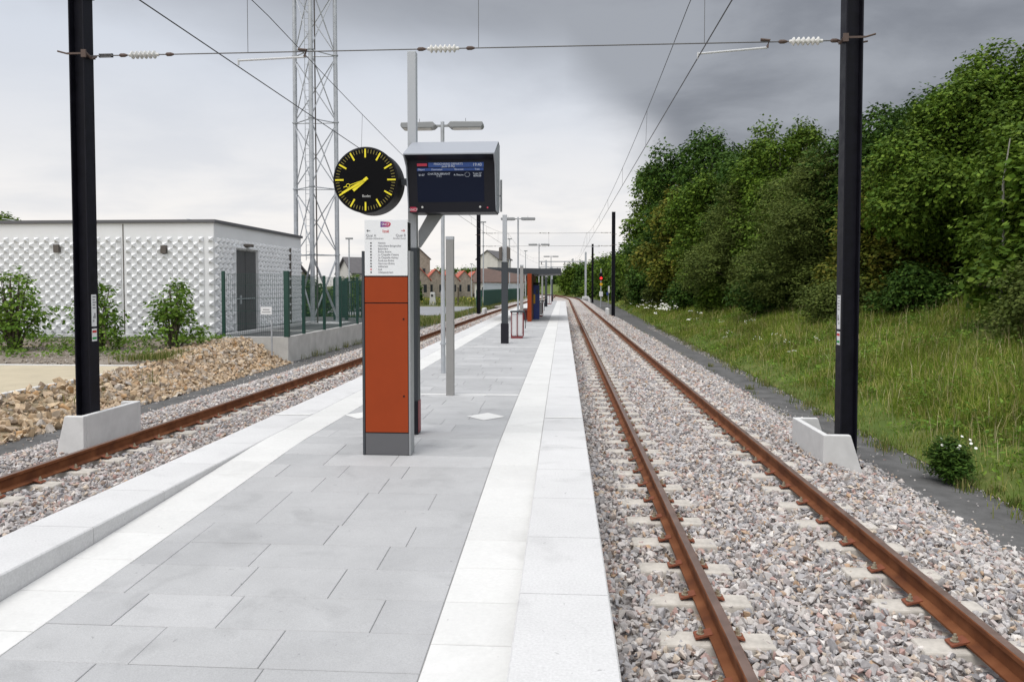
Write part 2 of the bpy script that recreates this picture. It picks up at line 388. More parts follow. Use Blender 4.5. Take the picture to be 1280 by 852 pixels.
def slab(b, x0, x1, y0, y1, gap=.0035, zf=pz, dz=0, th=.02):
    x0 += gap; x1 -= gap; y0 += gap; y1 -= gap; c = .003
    za, zb = zf(y0)+dz, zf(y1)+dz
    vs = [(x0,y0,za-th),(x1,y0,za-th),(x1,y1,zb-th),(x0,y1,zb-th),(x0,y0,za-c),(x1,y0,za-c),(x1,y1,zb-c),(x0,y1,zb-c),
          (x0+c,y0+c,za),(x1-c,y0+c,za),(x1-c,y1-c,zb),(x0+c,y1-c,zb)]
    b.add(vs, [(8,9,10,11),(0,1,5,4),(1,2,6,5),(2,3,7,6),(3,0,4,7),(4,5,9,8),(5,6,10,9),(6,7,11,10),(7,4,8,11)])
pv = MB(); y = YP0
LINES = [11.1+8.8*k for k in range(8)]
rnd = random.Random(3)
while y < YP1-.2:
    h = rnd.choice([.36,.38,.40,.37])
    nxt = [l for l in LINES if y < l < y+h+.12]
    if nxt: h = nxt[0]-y
    x = -2.67+leftedge(y)
    xs = [x]; x += rnd.choice([.2,.35,.5,.65])
    while x < -.645-.3: xs.append(x); x += rnd.choice([.55,.62,.7,.8,.9])
    xs.append(-.645)
    for a, b_ in zip(xs, xs[1:]): slab(pv, a, b_, y, y+h, .0018, dz=rnd.uniform(-.0012,.0012))
    y += h
    if nxt:
        y += .085
struct(pv.build('platform_paving', M['slab']), 'grey granite slabs of the platform')
wl = MB()
for L_ in LINES: slab(wl, -2.67+leftedge(L_), -.645, L_, L_+.085, .002)
struct(wl.build('paving_line', M['white_paint']), 'thin white lines across the platform slabs')
for side in (0, 1):
    b = MB(); y = YP0
    while y < YP1-.1:
        l = leftedge(y+.2)
        if side == 0: slab(b, -3.09+l, -2.67+l, y, y+.46, .003)
        else: slab(b, -.645, -.225, y, y+.46, .003)
        y += .46
    struct(b.build('warning_strip', M['whiteslab']), ('left' if side == 0 else 'right')+' white slab strip along the platform')
    b = MB(); y = YP0+.02; k = 0
    while y < YP1-.1:
        l = leftedge(y+.4); n = min(.9, YP1-y)
        x0, x1 = (-3.56+l, -3.09+l) if side == 0 else (-.225, .24)
        g_ = .002; c = .008
        b.add([(x0,y+g_,.12),(x1,y+g_,.12),(x1,y+n-g_,.12),(x0,y+n-g_,.12),(x0,y+g_,.4-c),(x1,y+g_,.4-c),(x1,y+n-g_,.4-c),(x0,y+n-g_,.4-c),
               (x0+c,y+g_+.001,.4),(x1-c,y+g_+.001,.4),(x1-c,y+n-g_-.001,.4),(x0+c,y+n-g_-.001,.4)],
              [(8,9,10,11),(0,1,5,4),(1,2,6,5),(2,3,7,6),(3,0,4,7),(4,5,9,8),(5,6,10,9),(6,7,11,10),(7,4,8,11)])
        y += .9
    struct(b.build('platform_kerb', M['kerb']), ('left' if side == 0 else 'right')+' pale concrete kerb of the platform')
mk = MB()
for x0, x1 in ((-3.55,-3.10),(-.215,.23)): mk.add([(x0,9.2,.404),(x1,9.2,.404),(x1,9.29,.404),(x0,9.29,.404)], [(0,1,2,3)])
for cx in (-.935,-2.45): mk.add([(cx-.235,9.25,.404),(cx,8.98,.404),(cx+.235,9.25,.404),(cx,9.52,.404)], [(0,1,2,3)])
struct(mk.build('platform_marking', M['white_paint']), 'white diamonds and bars marked across the platform')

# ------------------------------------------------------------------ tracks
RAILP = [(-.068,-.155),(.068,-.155),(.068,-.142),(.012,-.122),(.009,-.045),(.031,-.032),(.032,-.006),(.027,0),(-.027,0),(-.032,-.006),(-.031,-.032),(-.009,-.045),(-.012,-.122),(-.068,-.142)]
def rail(name, x0, xf, parent, y0, y1):
    ys = list(np.arange(y0, 30, 3.0))+list(np.arange(30, y1, 4.0))
    n = len(RAILP); b = MB()
    v = [(x0+px+xf(y), y, pz_) for y in ys for px, pz_ in RAILP]; b.v = v
    for j in range(len(ys)-1):
        for k in range(n):
            b.f.append((j*n+k, j*n+(k+1)%n, (j+1)*n+(k+1)%n, (j+1)*n+k)); b.m.append(1 if k == 7 else 0)
    return b.build(name, [M['rust'], M['railtop']], parent)
def sleeper_mb(fast=True, xr=(-.755,.755)):
    b = MB(); w = .13; z = -.176
    for sgn in (-1, 1):
        xa, xb = sorted((sgn*.40, sgn*1.15))
        b.add([(xa,-w,-.32),(xb,-w,-.32),(xb,w,-.32),(xa,w,-.32),(xa+.03,-w+.03,z),(xb-.03,-w+.03,z),(xb-.03,w-.03,z),(xa+.03,w-.03,z)],
              [(0,3,2,1),(4,5,6,7),(0,1,5,4),(1,2,6,5),(2,3,7,6),(3,0,4,7)])
    b.box(-.39,.39,-.06,.06,-.34,-.27)
    if fast:
        for sgn in (-1,1):
            for s2 in (-1,1): clip(b, sgn*.755, s2, 1)
    return b
def clip(b, xr, s2, mi):
    b.cur = mi; x0 = xr+s2*.045; x1 = xr+s2*.150
    xa, xb = min(x0,x1), max(x0,x1)
    zi, zo = (-.128,-.155)
    zl, zr_ = (zi, zo) if s2 > 0 else (zo, zi)
    b.add([(xa,-.045,zl-.012),(xb,-.045,zr_-.012),(xb,.045,zr_-.012),(xa,.045,zl-.012),(xa,-.045,zl),(xb,-.045,zr_),(xb,.045,zr_),(xa,.045,zl)],
          [(0,3,2,1),(4,5,6,7),(0,1,5,4),(1,2,6,5),(2,3,7,6),(3,0,4,7)])
    b.cur = 0
def make_track(label, xc, xf, y0, y1, first, near):
    t = thing('railway_track', label, 'railway track', (xc,0,0))
    rail('rail', -.755, xf, t, -8, y1); rail('rail', .755, xf, t, -8, y1)
    pro = None
    ys = np.arange(y0, y1, .6)
    for i in range(near):
        yv = first + .6*i
        if pro is None:
            pro = sleeper_mb(False).build('sleeper', M['sleeper'], t, bevel=.012)
            for sgn in (-1,1):
                for s2 in (-1,1):
                    cb = MB(); clip(cb, sgn*.755, s2, 0)
                    fo = cb.build('fastening', M['clip'], pro)
                    bb = MB(); xm = sgn*.755+s2*.11
                    bb.lathe([(.028,0),(.028,.006),(.016,.007),(.016,.028),(.009,.029),(.009,.045)], (xm,0,-.147), (0,0,1), 8)
                    bb.build('bolt', M['bolt'], pro)
            o = pro
        else: o = dup(pro, t)
        o.location = (xf(yv), yv, 0)
    # the rest in one piece
    sb = sleeper_mb(True); rest = MB()
    yv = first + .6*near
    while yv < y1-1:
        off = len(rest.v); dx = xf(yv)
        rest.v += [(p[0]+dx, p[1]+yv, p[2]) for p in sb.v]; rest.f += [tuple(i+off for i in q) for q in sb.f]; rest.m += sb.m
        yv += .6
    o = rest.build('sleeper', [M['sleeper'], M['clip']], t); o['kind'] = 'stuff'
    return t
make_track('rusty railway track on pale ballast along the right side of the platform', 1.715, lambda y: bend(y), 2.3, 250, 2.32, 90)
make_track('rusty railway track on the left side of the platform, by the stone slope', -4.85, lambda y: lshift(y)+bend(y), 2.3, 168, 5.0, 60)

# ------------------------------------------------------------------ ballast stones
def hull_shapes(n, npts, seed, flat=(1,.8,.62)):
    out = []; rr = np.random.default_rng(seed)
    for _ in range(n):
        p = rr.normal(size=(npts,3)); p /= np.linalg.norm(p,axis=1)[:,None]; p *= rr.uniform(.75,1.05,(npts,1)); p *= np.array(flat)
        bm = bmesh.new()
        for q in p: bm.verts.new(q)
        r = bmesh.ops.convex_hull(bm, input=bm.verts)
        bmesh.ops.delete(bm, geom=[x for x in r['geom_interior'] if isinstance(x, bmesh.types.BMVert)], context='VERTS')
        bmesh.ops.triangulate(bm, faces=bm.faces); bmesh.ops.recalc_face_normals(bm, faces=bm.faces)
        bm.verts.ensure_lookup_table(); bm.verts.index_update()
        out.append((np.array([v.co[:] for v in bm.verts]), np.array([[v.index for v in f.verts] for f in bm.faces]))); bm.free()
    return out
def rot_mats(n, tilt=None):
    q = RNG.normal(size=(n,4))
    if tilt is not None: q[:,1:3] *= tilt
    q /= np.linalg.norm(q,axis=1)[:,None]; w,x,y,z = q.T
    return np.stack([np.stack([1-2*(y*y+z*z),2*(x*y-z*w),2*(x*z+y*w)],-1),np.stack([2*(x*y+z*w),1-2*(x*x+z*z),2*(y*z-x*w)],-1),np.stack([2*(x*z-y*w),2*(y*z+x*w),1-2*(x*x+y*y)],-1)],1)
def scatter_stones(pos, size, shapes, tilt=.45):
    VS, FS, off = [], [], 0
    ids = RNG.integers(0, len(shapes), len(pos))
    for k, (v, f) in enumerate(shapes):
        I = np.where(ids == k)[0]
        if not len(I): continue
        sc = size[I][:,None]*RNG.uniform(.78,1.25,(len(I),3))
        vv = v[None]*sc[:,None,:]
        vv = np.einsum('nij,nkj->nki', rot_mats(len(I), tilt), vv) + pos[I][:,None,:]
        VS.append(vv.reshape(-1,3)); FS.append((f[None]+(np.arange(len(I))*len(v))[:,None,None]+off).reshape(-1,3)); off += len(I)*len(v)
    return np.concatenate(VS), np.concatenate(FS)
SH = hull_shapes(14, 11, 5)
def sl_mask(x, y, xc, first, xf):
    """True where a sleeper block or rail stands (no stones on top)"""
    u = (y-first+.3)%.6-.3
    dx = np.abs(x-xc)
    return (((np.abs(u) < .088) & (dx > .48) & (dx < 1.0)) | (np.abs(dx-.755) < .085)) & (y > first-.35)
def ballast_points(x0, x1, y0, y1, dens, xc, first, edge, xf=None):
    n = int((x1-x0)*(y1-y0)*dens); x = RNG.uniform(x0,x1,n); y = RNG.uniform(y0,y1,n)
    keep = ~sl_mask(x, y, xc, first, None) | ((RNG.uniform(0,1,n) < .035) & (np.abs(np.abs(x-xc)-.755) > .12)); x, y = x[keep], y[keep]
    e0, e1 = edge
    t = np.clip((np.abs(x-xc)-e0)/(e1-e0), 0, 1)
    z = -.205 - .22*t + RNG.uniform(-.034,.022,len(x))
    z = np.where((np.abs(x-xc) < .7), z-.005, z)
    if xf is not None: x = x + np.array([xf(q) for q in y])
    return np.stack([x,y,z],1)
PT = []; SZ = []
for y0, y1, d, s in ((2.0,8.5,1050,.0325),(8.5,16,800,.034),(16,32,300,.046),(32,60,120,.062)):
    p = ballast_points(.27, 4.12+RNG.uniform(-.02,.02), y0, y1, d, 1.715, 2.32, (1.5,2.35)); PT.append(p); SZ.append(RNG.uniform(.7,1.25,len(p))*s*RNG.choice([.75,1,1.15,1.35],len(p)))
# stragglers thrown onto the path
for x0, x1, y0, y1, n in ((4.02,4.22,5,40,800),(4.85,5.2,7,14,500),(4.8,5.3,13,45,1800),(4.2,4.9,5,16,150)):
    y_ = RNG.uniform(y0,y1,n); x_ = RNG.uniform(x0,x1,n); PT.append(np.stack([x_,y_,np.full(n,-.405)],1)); SZ.append(RNG.uniform(.006,.026,n))
V_, F_ = scatter_stones(np.concatenate(PT), np.concatenate(SZ), SH)
stuff(np_mesh('ballast_stones', V_, F_, M['stone']), 'pale grey and pink crushed stones around the right track', 'ballast')
PT = []; SZ = []
for y0, y1, d, s in ((4,16,560,.032),(16,32,260,.046),(32,60,110,.062)):
    p = ballast_points(-7.72, -3.55, y0, y1, d, -4.85, 5.0, (1.95,2.85), lshift); PT.append(p); SZ.append(RNG.uniform(.7,1.25,len(p))*s*RNG.choice([.75,1,1.15,1.35],len(p)))
n = 500; PT.append(np.stack([RNG.uniform(-8.6,-7.6,n),RNG.uniform(6,30,n),np.full(n,-.4)],1)); SZ.append(RNG.uniform(.01,.03,n))
V_, F_ = scatter_stones(np.concatenate(PT), np.concatenate(SZ), SH)
stuff(np_mesh('ballast_stones', V_, F_, M['stone']), 'pale grey and pink crushed stones around the left track', 'ballast')
# rubble slope on the left
def rub(n, x0, x1, y0, y1, s0, s1, zf):
    x = RNG.uniform(x0,x1,n); y = RNG.uniform(y0,y1,n); return np.stack([x,y,np.array([zf(a,b) for a,b in zip(x,y)])+RNG.uniform(-.02,.06,n)],1), RNG.uniform(s0,s1,n)
def heap_z(x, y):
    z = slope_z(x, min(y,23)); h = math.exp(-((x+9.7)/.95)**2-((y-21.3)/2.0)**2)*.05; return z+h
A = [rub(1700,-9.72,-8.40,5,16.5,.04,.13,slope_z), rub(1100,-9.8,-8.35,15.5,19,.04,.12,slope_z), rub(2300,-10.7,-8.35,18.6,23.2,.035,.12,heap_z), rub(900,-9.7,-8.3,8,23,.02,.05,slope_z), rub(240,-9.6,-8.4,5,22,.12,.17,slope_z)]
hp = strip('stone_heap', list(np.linspace(-11.2,-8.4,12)), list(np.linspace(18.4,23.3,14)), lambda x, y: heap_z(x,y)-.03, M['terrace']); struct(hp, 'earth under the stone heap')
V_, F_ = scatter_stones(np.concatenate([a[0] for a in A]), np.concatenate([a[1] for a in A]), hull_shapes(12, 10, 9, (1,.8,.6)), .8)
stuff(np_mesh('rubble', V_, F_, M['rubble']), 'brown and ochre quarry stones heaped on the slope by the left track', 'rubble')
# chippings on the planting bed
n = 2600; x = RNG.uniform(-22,-10.2,n); y = RNG.uniform(17.5,23.8,n)
V_, F_ = scatter_stones(np.stack([x,y,np.array([terr_z(a,b)+.03 for a,b in zip(x,y)])],1), RNG.uniform(.02,.05,n), SH[:5])
stuff(np_mesh('mulch_chips', V_, F_, island_mat('mulch_chip', [(0,(.16,.13,.10)),(.5,(.30,.26,.22)),(1,(.40,.37,.34))], .9)), 'brown chippings strewn over the planting bed', 'mulch')

# ------------------------------------------------------------------ overhead line poles
def h_pole(b, s, z0, z1, w=.21):
    h = w/2; t = .018
    b.box(-h, -h+t, -h, h, z0, z1); b.box(h-t, h, -h, h, z0, z1); b.box(-h+t, h-t, -.008, .008, z0, z1)
def bracket(b, z, s):       # clamp round the pole, s = +1 when the line is on the +x side
    h = .118
    b.box(-h,h,-h-.012,-h,z-.012,z+.012); b.box(-h,h,h,h+.012,z-.012,z+.012)
    b.tube([(s*h,-h-.02,z+.03),(s*(h+.02),0,z-.03),(s*h,h+.02,z+.03)], .018, 6)
    b.box(min(s*h*.75,s*(h+.035)),max(s*h*.75,s*(h+.035)),-h-.03,-h-.01,z-.055,z+.045)
    b.tube([(-s*h,-h,z),(-s*(h+.12),-h-.02,z+.03)], .012, 6); b.tube([(-s*h,h,z),(-s*(h+.12),h,z+.02)], .012, 6)
def catenary_pole(label, x, y, s, zb, top, sticker=True, blockdir=None, zc=.2, w=.21):
    t = thing('catenary_pole', label, 'pole', (x,y,0), 0, 'dark steel poles carrying the overhead line')
    b = MB(); h_pole(b, s, zb, top, w); b.build('pole_shaft', M['pole'], t, bevel=.003)
    b = MB(); b.box(-.16,.16,-.16,.16,zb-.02,zb+.02)
    for i in (-1,1):
        for j in (-1,1): b.tube([(i*.12,j*.12,zb),(i*.12,j*.12,zb+.09)], .014, 6)
    b.build('base_plate', M['pole'], t)
    for z in (5.06, 5.85):
        if z < top: b = MB(); bracket(b, z, s); b.build('wire_clamp', M['rust_fit'], t)
    if sticker:
        q = MB(); x0 = s*(w/2+.0015)
        q.box(min(x0,x0+s*.002),max(x0,x0+s*.002),-.055,.055,1.44,1.87); st = q.build('number_label', M['white_panel'], t)
        q = MB(); q.box(min(x0,x0+s*.002),max(x0,x0+s*.002),-.055,.055,1.24,1.41); st2 = q.build('number_label', M['white_panel'], t)
        xx = x0+s*.0035
        q = MB()
        for k,(a,bz,l) in enumerate(((.0,1.84,.07),(0,1.80,.05),(0,1.765,.075),(0,1.73,.06),(0,1.69,.065))): q.box(min(xx,xx+s*.001),max(xx,xx+s*.001),-.03,-.03+l,bz-.008,bz+.008)
        q.box(min(xx,xx+s*.001),max(xx,xx+s*.001),-.02,.035,1.55,1.58); q.box(min(xx,xx+s*.001),max(xx,xx+s*.001),.0,.03,1.58,1.62); q.box(min(xx,xx+s*.001),max(xx,xx+s*.001),-.03,.0,1.50,1.53)
        q.build('lettering', M['ink_grey'], st)
        q = MB(); q.box(min(xx,xx+s*.001),max(xx,xx+s*.001),-.045,.045,1.355,1.385); q.build('red_bar', M['ink_red'], st2)
        q = MB(); q.box(min(xx,xx+s*.001),max(xx,xx+s*.001),-.045,.045,1.265,1.295); q.build('green_bar', M['ink_green'], st2)
    # concrete upstand keeping the ballast off
    return t
def upstand(t, s, xt, y0, y1, z0, z1, w):
    """s=+1: track on the +x side of the pole; xt = x of the track-side face (relative)"""
    b = MB()
    xo = xt - s*w; th = .075
    xin = xt - s*th
    lo, hi = sorted((xt, xin)); b.box(lo, hi, y0+th, y1-th, z0, z1)
    pf = [(xt,z0),(xt,z1),(xo,z1),(xo-s*.15,z0+.12),(xo-s*.15,z0)]
    if s > 0: pf = pf[::-1]
    b.prism(pf, y0, y0+th); b.prism(pf, y1-th, y1)
    b.build('concrete_upstand', M['footing'], t, bevel=.01)
pl = catenary_pole('large dark steel pole in a white concrete upstand between stone slope and left track', -6.45, 10.0, 1, -.3, 7.7)
upstand(pl, 1, .20, -.42, .95, -.45, .285, .26)
pr = catenary_pole('large dark steel pole beside the right track at the foot of the grass bank', 3.60, 10.0, -1, -.3, 7.7)
upstand(pr, -1, -.39, -.35, .95, -.45, .15, .33)
p2 = catenary_pole('dark steel pole with pale footing beyond the flowers on the grass bank', 3.78, 58.5, -1, -.35, 7.55, False, w=.26)
p3 = catenary_pole('dark steel pole standing just left of the red light signal', 4.05, 107, -1, -.35, 7.75, False, w=.28)
p4 = catenary_pole('dark steel pole in front of the green sheet fence, left of the platform', -6.45, 58.5, 1, -.3, 7.45, False, w=.28)
for p_, s in ((p2,-1),(p3,-1),(p4,1)):
    b = MB(); b.prism([(s*.25,-.5),(s*.55,-.5),(s*.5,.1),(s*.38,.35),(s*.25,.35)][::s], -.7, .9) if False else b.box(min(s*.3,s*.55),max(s*.3,s*.55),-.7,.9,-.5,.30)
    b.build('concrete_upstand', M['footing'], p_, bevel=.08)

def insulator_prof(n=6, L=.36, rc=.022, rd=.052):
    pr_ = [(.012,-.03),(rc,-.02)]
    for k in range(n):
        a = L*k/n; st = L/n
        pr_ += [(rc,a),(rd,a+st*.35),(rd,a+st*.5),(rc,a+st*.8)]
    return pr_+[(rc,L+.02),(.012,L+.03)]
def span(y, zl, zu, xl, xr, labels, group, near=True):
    out = []
    for z, lab in ((zl, labels[0]), (zu, labels[1])):
        t = thing('span_wire', lab, 'span wire', (xl,y,z), 0, group)
        W = xr-xl
        b = MB(); pts = []
        sag = -.0 if z == zl else .04
        for k in range(25):
            u = k/24; pts.append((W*u,0,-sag*4*u*(1-u)))
        b.tube(pts, .008 if near else .012, 6); b.build('cable', M['cable'], t)
        for x0 in (.58, W-.64, W/2-.32):
            b = MB(); b.lathe(insulator_prof(), (x0,0,-sag*.3), (1,0,0), 14 if near else 8); b.build('insulator', M['insul'] if x0 == .58 else M['insul_white'], t, smooth=True)
            for dx in (-.16,.48):
                b = MB(); b.lathe([(.012,0),(.026,.02),(.026,.07),(.012,.11)], (x0+dx,0,-sag*.3), (1,0,0), 8); b.build('wire_clamp', M['rust_fit'], t)
        b = MB(); b.box(.14,.33,-.012,.012,.012,.024); b.box(.14,.33,-.012,.012,-.024,-.012); b.box(.14,.16,-.012,.012,-.024,.024); b.box(.31,.33,-.012,.012,-.024,.024); b.build('turnbuckle', M['cable'], t)
        out.append(t)
    # registration arms on the lower wire
    lo = out[0]; W = xr-xl
    for xa, xc, zc in ((xr-.94, 1.70, 4.87), (-3.40, -4.29, 4.90)):
        b = MB(); b.tube([(xa-xl,0,-.07),(xc-xl+.0,0,zc-zl+.06)], .014, 8); b.tube([(xc-xl,0,zc-zl+.08),(xc-xl,0,zc-zl-.0)], .012, 6)
        b.build('steady_arm', M['silver'], lo)
        b = MB(); b.tube([(xa-xl,0,-.07),(xa-xl+.03,0,.02),(xa-xl-.08,0,.03)], .02, 6); b.build('arm_hinge', M['rust_fit'], lo)
    for x in (-4.16, -1.10, 1.78):
        b = MB(); b.tube([(x-xl,0,0),(x-xl,0,zu-zl-.03)], .004 if near else .006, 5); b.build('dropper', M['cable'], lo)
    return out
span(10.0, 5.06, 5.85, -6.34, 3.50, ['lower steel wire stretched between the two large dark poles, with pull-off arms', 'upper steel wire between the two large dark poles at the top edge'], 'span wires across the two tracks')
span(58.5, 5.0, 6.0, -6.3, 3.65, ['lower cross wire between the second pair of dark poles, far along the platform', 'upper cross wire between the second pair of dark poles, far along the platform'], 'span wires across the two tracks', False)

def overhead(label, xc):
    t = thing('overhead_line', label, 'overhead wire', (0,0,0), 0, 'overhead lines above the tracks')
    sup = [-38.5, 10.0, 58.5, 107, 140, 190, 235]
    cx = lambda y: (xc + (0 if xc > 0 else lshift(y) if y > 35 else 0)) + bend(y)
    ys_ = list(np.arange(-38.5, 235, 1.5))
    def mz(y):
        for a, b_ in zip(sup, sup[1:]):
            if a <= y <= b_: m = (a+b_)/2; return 4.89+.33+.72*((y-m)/((b_-a)/2))**2
        return 5.9
    b = MB(); b.tube([(cx(y),y,4.88) for y in ys_], .0075, 5); b.build('contact_wire', M['wire'], t)
    b = MB(); b.tube([(cx(y)+.03*math.sin(y*.13),y,mz(y)) for y in ys_], .006, 5); b.build('messenger_wire', M['wire'], t)
    for y in [3,16.2,22.5,29.5,36,43,50,64,72,82,92]:
        b = MB(); b.tube([(cx(y),y,4.88),(cx(y)+.03*math.sin(y*.13),y,mz(y))], .0035, 4); b.build('dropper', M['cable'], t)
overhead('contact and carrier wires running above the right track', 1.70)
overhead('contact and carrier wires running above the left track', -4.29)

def portal(x, y, top, beam_z, L, label, arms=True):
    t = thing('portal_post', label, 'pole', (x,y,0), 0, 'grey steel poles beyond the platform')
    b = MB(); b.box(-.17,.17,-.17,.17,-1.0,top); b.build('pole_shaft', M['galv'], t)
    b = MB(); b.box(-.6,.6,-.7,.7,-1.0,.1); b.build('footing', M['footing'], t, bevel=.1)
    if L:
        b = MB(); b.box(-L,-.17,-.09,.09,beam_z,beam_z+.2); b.build('beam', M['galv'], t)
        for u in (.45,.95):
            b = MB(); b.lathe(insulator_prof(4,.4,.05,.1), (-L*u,0,beam_z), (0,0,-1), 8); b.build('insulator', M['vent'], t)
            b = MB(); b.tube([(-L*u,0,beam_z-.4),(-L*u+1.6,0,beam_z-.9)], .03, 5); b.build('steady_arm', M['galv'], t)
    return t
portal(4.0, 138, 8.0, 6.2, 8.3, 'grey steel post with a long beam over the tracks, right of the far curve')
portal(2.35, 188, 8.6, 6.4, 8.4, 'slimmer grey post with a lower beam, behind the first grey beam post')
portal(1.2, 238, 7.0, 0, 0, 'thin grey post left of the two beam posts at the end of the line')
portal(2.1, 262, 6.4, 0, 0, 'small thin grey post beside another at the far curve')

# ------------------------------------------------------------------ information totem
tz = pz(7.25)
t = thing('information_totem', 'orange information totem with white route panel on the grey paving', 'totem', (-1.665,7.15,tz))
b = MB(); b.box(-.205,.205,.012,.15,.005,2.20); b.build('core', M['bezel'], t)
b = MB(); b.box(-.208,.208,0,.012,.0,.205); b.build('foot_panel', M['totem_grey'], t, bevel=.003)
b = MB(); b.box(-.205,.205,-.004,.012,.215,1.435); d_ = b.build('lower_door', M['orange'], t, bevel=.003)
b = MB()
for z in (.56,1.29): b.lathe([(.009,0),(.009,.004)], (.165,-.0035,z), (0,-1,0), 10)
b.build('lock', M['black'], d_)
b = MB(); b.box(-.205,.205,-.004,.012,1.445,1.685); b.build('upper_panel', M['orange'], t, bevel=.003)
b = MB(); b.box(-.232,-.210,-.006,.16,0,1.93); b.build('side_frame', M['grey_dark'], t, bevel=.002)
b = MB(); b.box(.211,.230,-.006,.16,0,1.93); b.build('side_frame', M['grey_mid'], t, bevel=.002)
b = MB(); b.box(-.203,.206,-.006,.010,1.698,2.225); wp = b.build('route_panel', M['white_panel'], t, bevel=.002)
yf = -.0075
def logo(parent, cx, cz, h, y):
    w = h*1.9; b = MB(); q = .12*h
    pts = [(-w/2,-h/2),(w*.25,-h/2),(w*.42,-h*.3),(w/2,h*.05),(w*.42,h*.32),(w*.25,h*.42),(-w/2,h/2)]
    n = len(pts); b.add([(cx+x_,y,cz+z_) for x_,z_ in pts], [tuple(range(n))])
    m = M['logo_mix']; o = b.build('logo', m, parent)
    text('lettering', 'SNCF', h*.62, M['white_panel'], o, (cx-.02*h,y-.0012,cz-.04*h), align='CENTER', sx=1.0)
def logo_mat():
    m = bpy.data.materials.new('purple_red_logo'); m.use_nodes = True; nt = m.node_tree; L = nt.links; b_ = nt.nodes['Principled BSDF']
    tc = nt.nodes.new('ShaderNodeTexCoord'); sx = nt.nodes.new('ShaderNodeSeparateXYZ'); L.new(tc.outputs['Generated'], sx.inputs[0])
    r = ramp_node(nt, [(.1,(.10,.015,.22)),(.6,(.38,.015,.13)),(1,(.52,.02,.05))]); L.new(sx.outputs[0], r.inputs[0]); L.new(r.outputs[0], b_.inputs['Base Color'])
    return m
M['logo_mix'] = logo_mat()
logo(wp, .0, 2.18, .052, yf)
text('lettering', 'Issé', .042, M['ink_red'], wp, (0,yf,2.115), align='CENTER')
text('lettering', '←', .05, M['ink'], wp, (-.19,yf,2.12))
b = MB()
for s, m_ in ((-1,'ink'),(1,'ink_red')):
    b = MB(); cx = s*.165; cz = 2.12
    b.box(cx-.018,cx+.018,yf-.0008,yf,cz-.002,cz+.002)
    b.add([(cx+s*.018,yf-.001,cz),(cx+s*.006,yf-.001,cz+.012),(cx+s*.002,yf-.001,cz+.010),(cx+s*.012,yf-.001,cz)], [(0,1,2,3)])
    b.add([(cx+s*.018,yf-.001,cz),(cx+s*.006,yf-.001,cz-.012),(cx+s*.002,yf-.001,cz-.010),(cx+s*.012,yf-.001,cz)], [(0,1,2,3)])
    b.build('arrow', M[m_], wp)
for o in [o for o in wp.children if o.type == 'FONT' and o.data.body == '←']: bpy.data.objects.remove(o)
text('lettering', 'Quai A', .034, M['ink_grey'], wp, (-.19,yf,2.075)); text('lettering', 'Quai B', .034, M['ink_grey'], wp, (.19,yf,2.075), align='RIGHT')
text('lettering', 'Direction Châteaubriant', .017, M['ink_grey'], wp, (-.19,yf,2.048)); text('lettering', 'Direction Nantes', .017, M['ink_grey'], wp, (.19,yf,2.048), align='RIGHT')
STN = ['Nantes','Haluchère-Batignolles','Babinière','Erdre Active','La Chapelle Centre','La Chapelle Aulnay','Sucé-sur-Erdre','Nort-sur-Erdre','Abbaretz','Issé','Châteaubriant']
for k, s_ in enumerate(STN):
    z = 2.005-.0275*k
    text('lettering', s_, .025, M['ink_grey'], wp, (-.075,yf,z))
    b = MB(); b.lathe([(.0075,0),(.0075,.001)], (-.142,yf,z), (0,-1,0), 10); b.build('dot', M['ink_red'] if s_ == 'Issé' else M['ink'], wp)

# ------------------------------------------------------------------ departure screen on its post
t = thing('departure_screen', 'departure screen in a hooded grey housing on a tall light grey post', 'screen', (-1.60,8.15,.40))
b = MB(); b.box(-.048,.042,-.05,.05,1.99,4.06); b.build('upper_post', M['grey_light'], t, bevel=.004)
b = MB(); b.box(-.056,.056,-.07,.07,.36,1.99); b.build('lower_post', M['grey_dark'], t, bevel=.004)
b = MB(); b.box(-.08,.055,-.08,.08,0,.36); b.build('post_foot', M['bezel'], t, bevel=.004)
b = MB(); b.box(.056,.060,-.07,.07,.02,.36); b.build('foot_strip', M['darkred'], t)
b = MB(); b.prism([(.057,1.99),(.075,2.0),(.315,2.343),(.155,2.343),(.057,2.17)], -.02, .04); b.build('brace', M['grey_mid'], t, bevel=.003)
# housing: profile in y,z
x0, x1 = .012, .905
yb, yt = -.30, -.335
prof = [(-.27,2.345),(.06,2.345),(.10,2.45),(.10,3.06),(-.04,3.085),(-.50,2.905),(-.50,2.895),(-.36,2.86)]
b = MB(); b.prism_x(prof, x0, x1); hs = b.build('housing', M['bezel'], t, bevel=.003)
b = MB(); b.prism_x([(-.525,2.893),(-.525,2.907),(-.04,3.107),(-.04,3.088)], x0-.012, x1+.012); b.prism_x([(-.04,3.088),(-.04,3.107),(.12,3.085),(.12,3.065)], x0-.012, x1+.012)
b.build('hood', M['hood'], t, bevel=.002)
for xs in (x0-.012, x1+.001):
    b = MB(); b.prism_x([(-.525,2.893),(-.385,2.80),(-.285,2.42),(-.26,2.36),(.06,2.36),(.12,2.45),(.12,3.085),(-.04,3.10)], xs, xs+.011); b.build('side_panel', M['hood'], t)
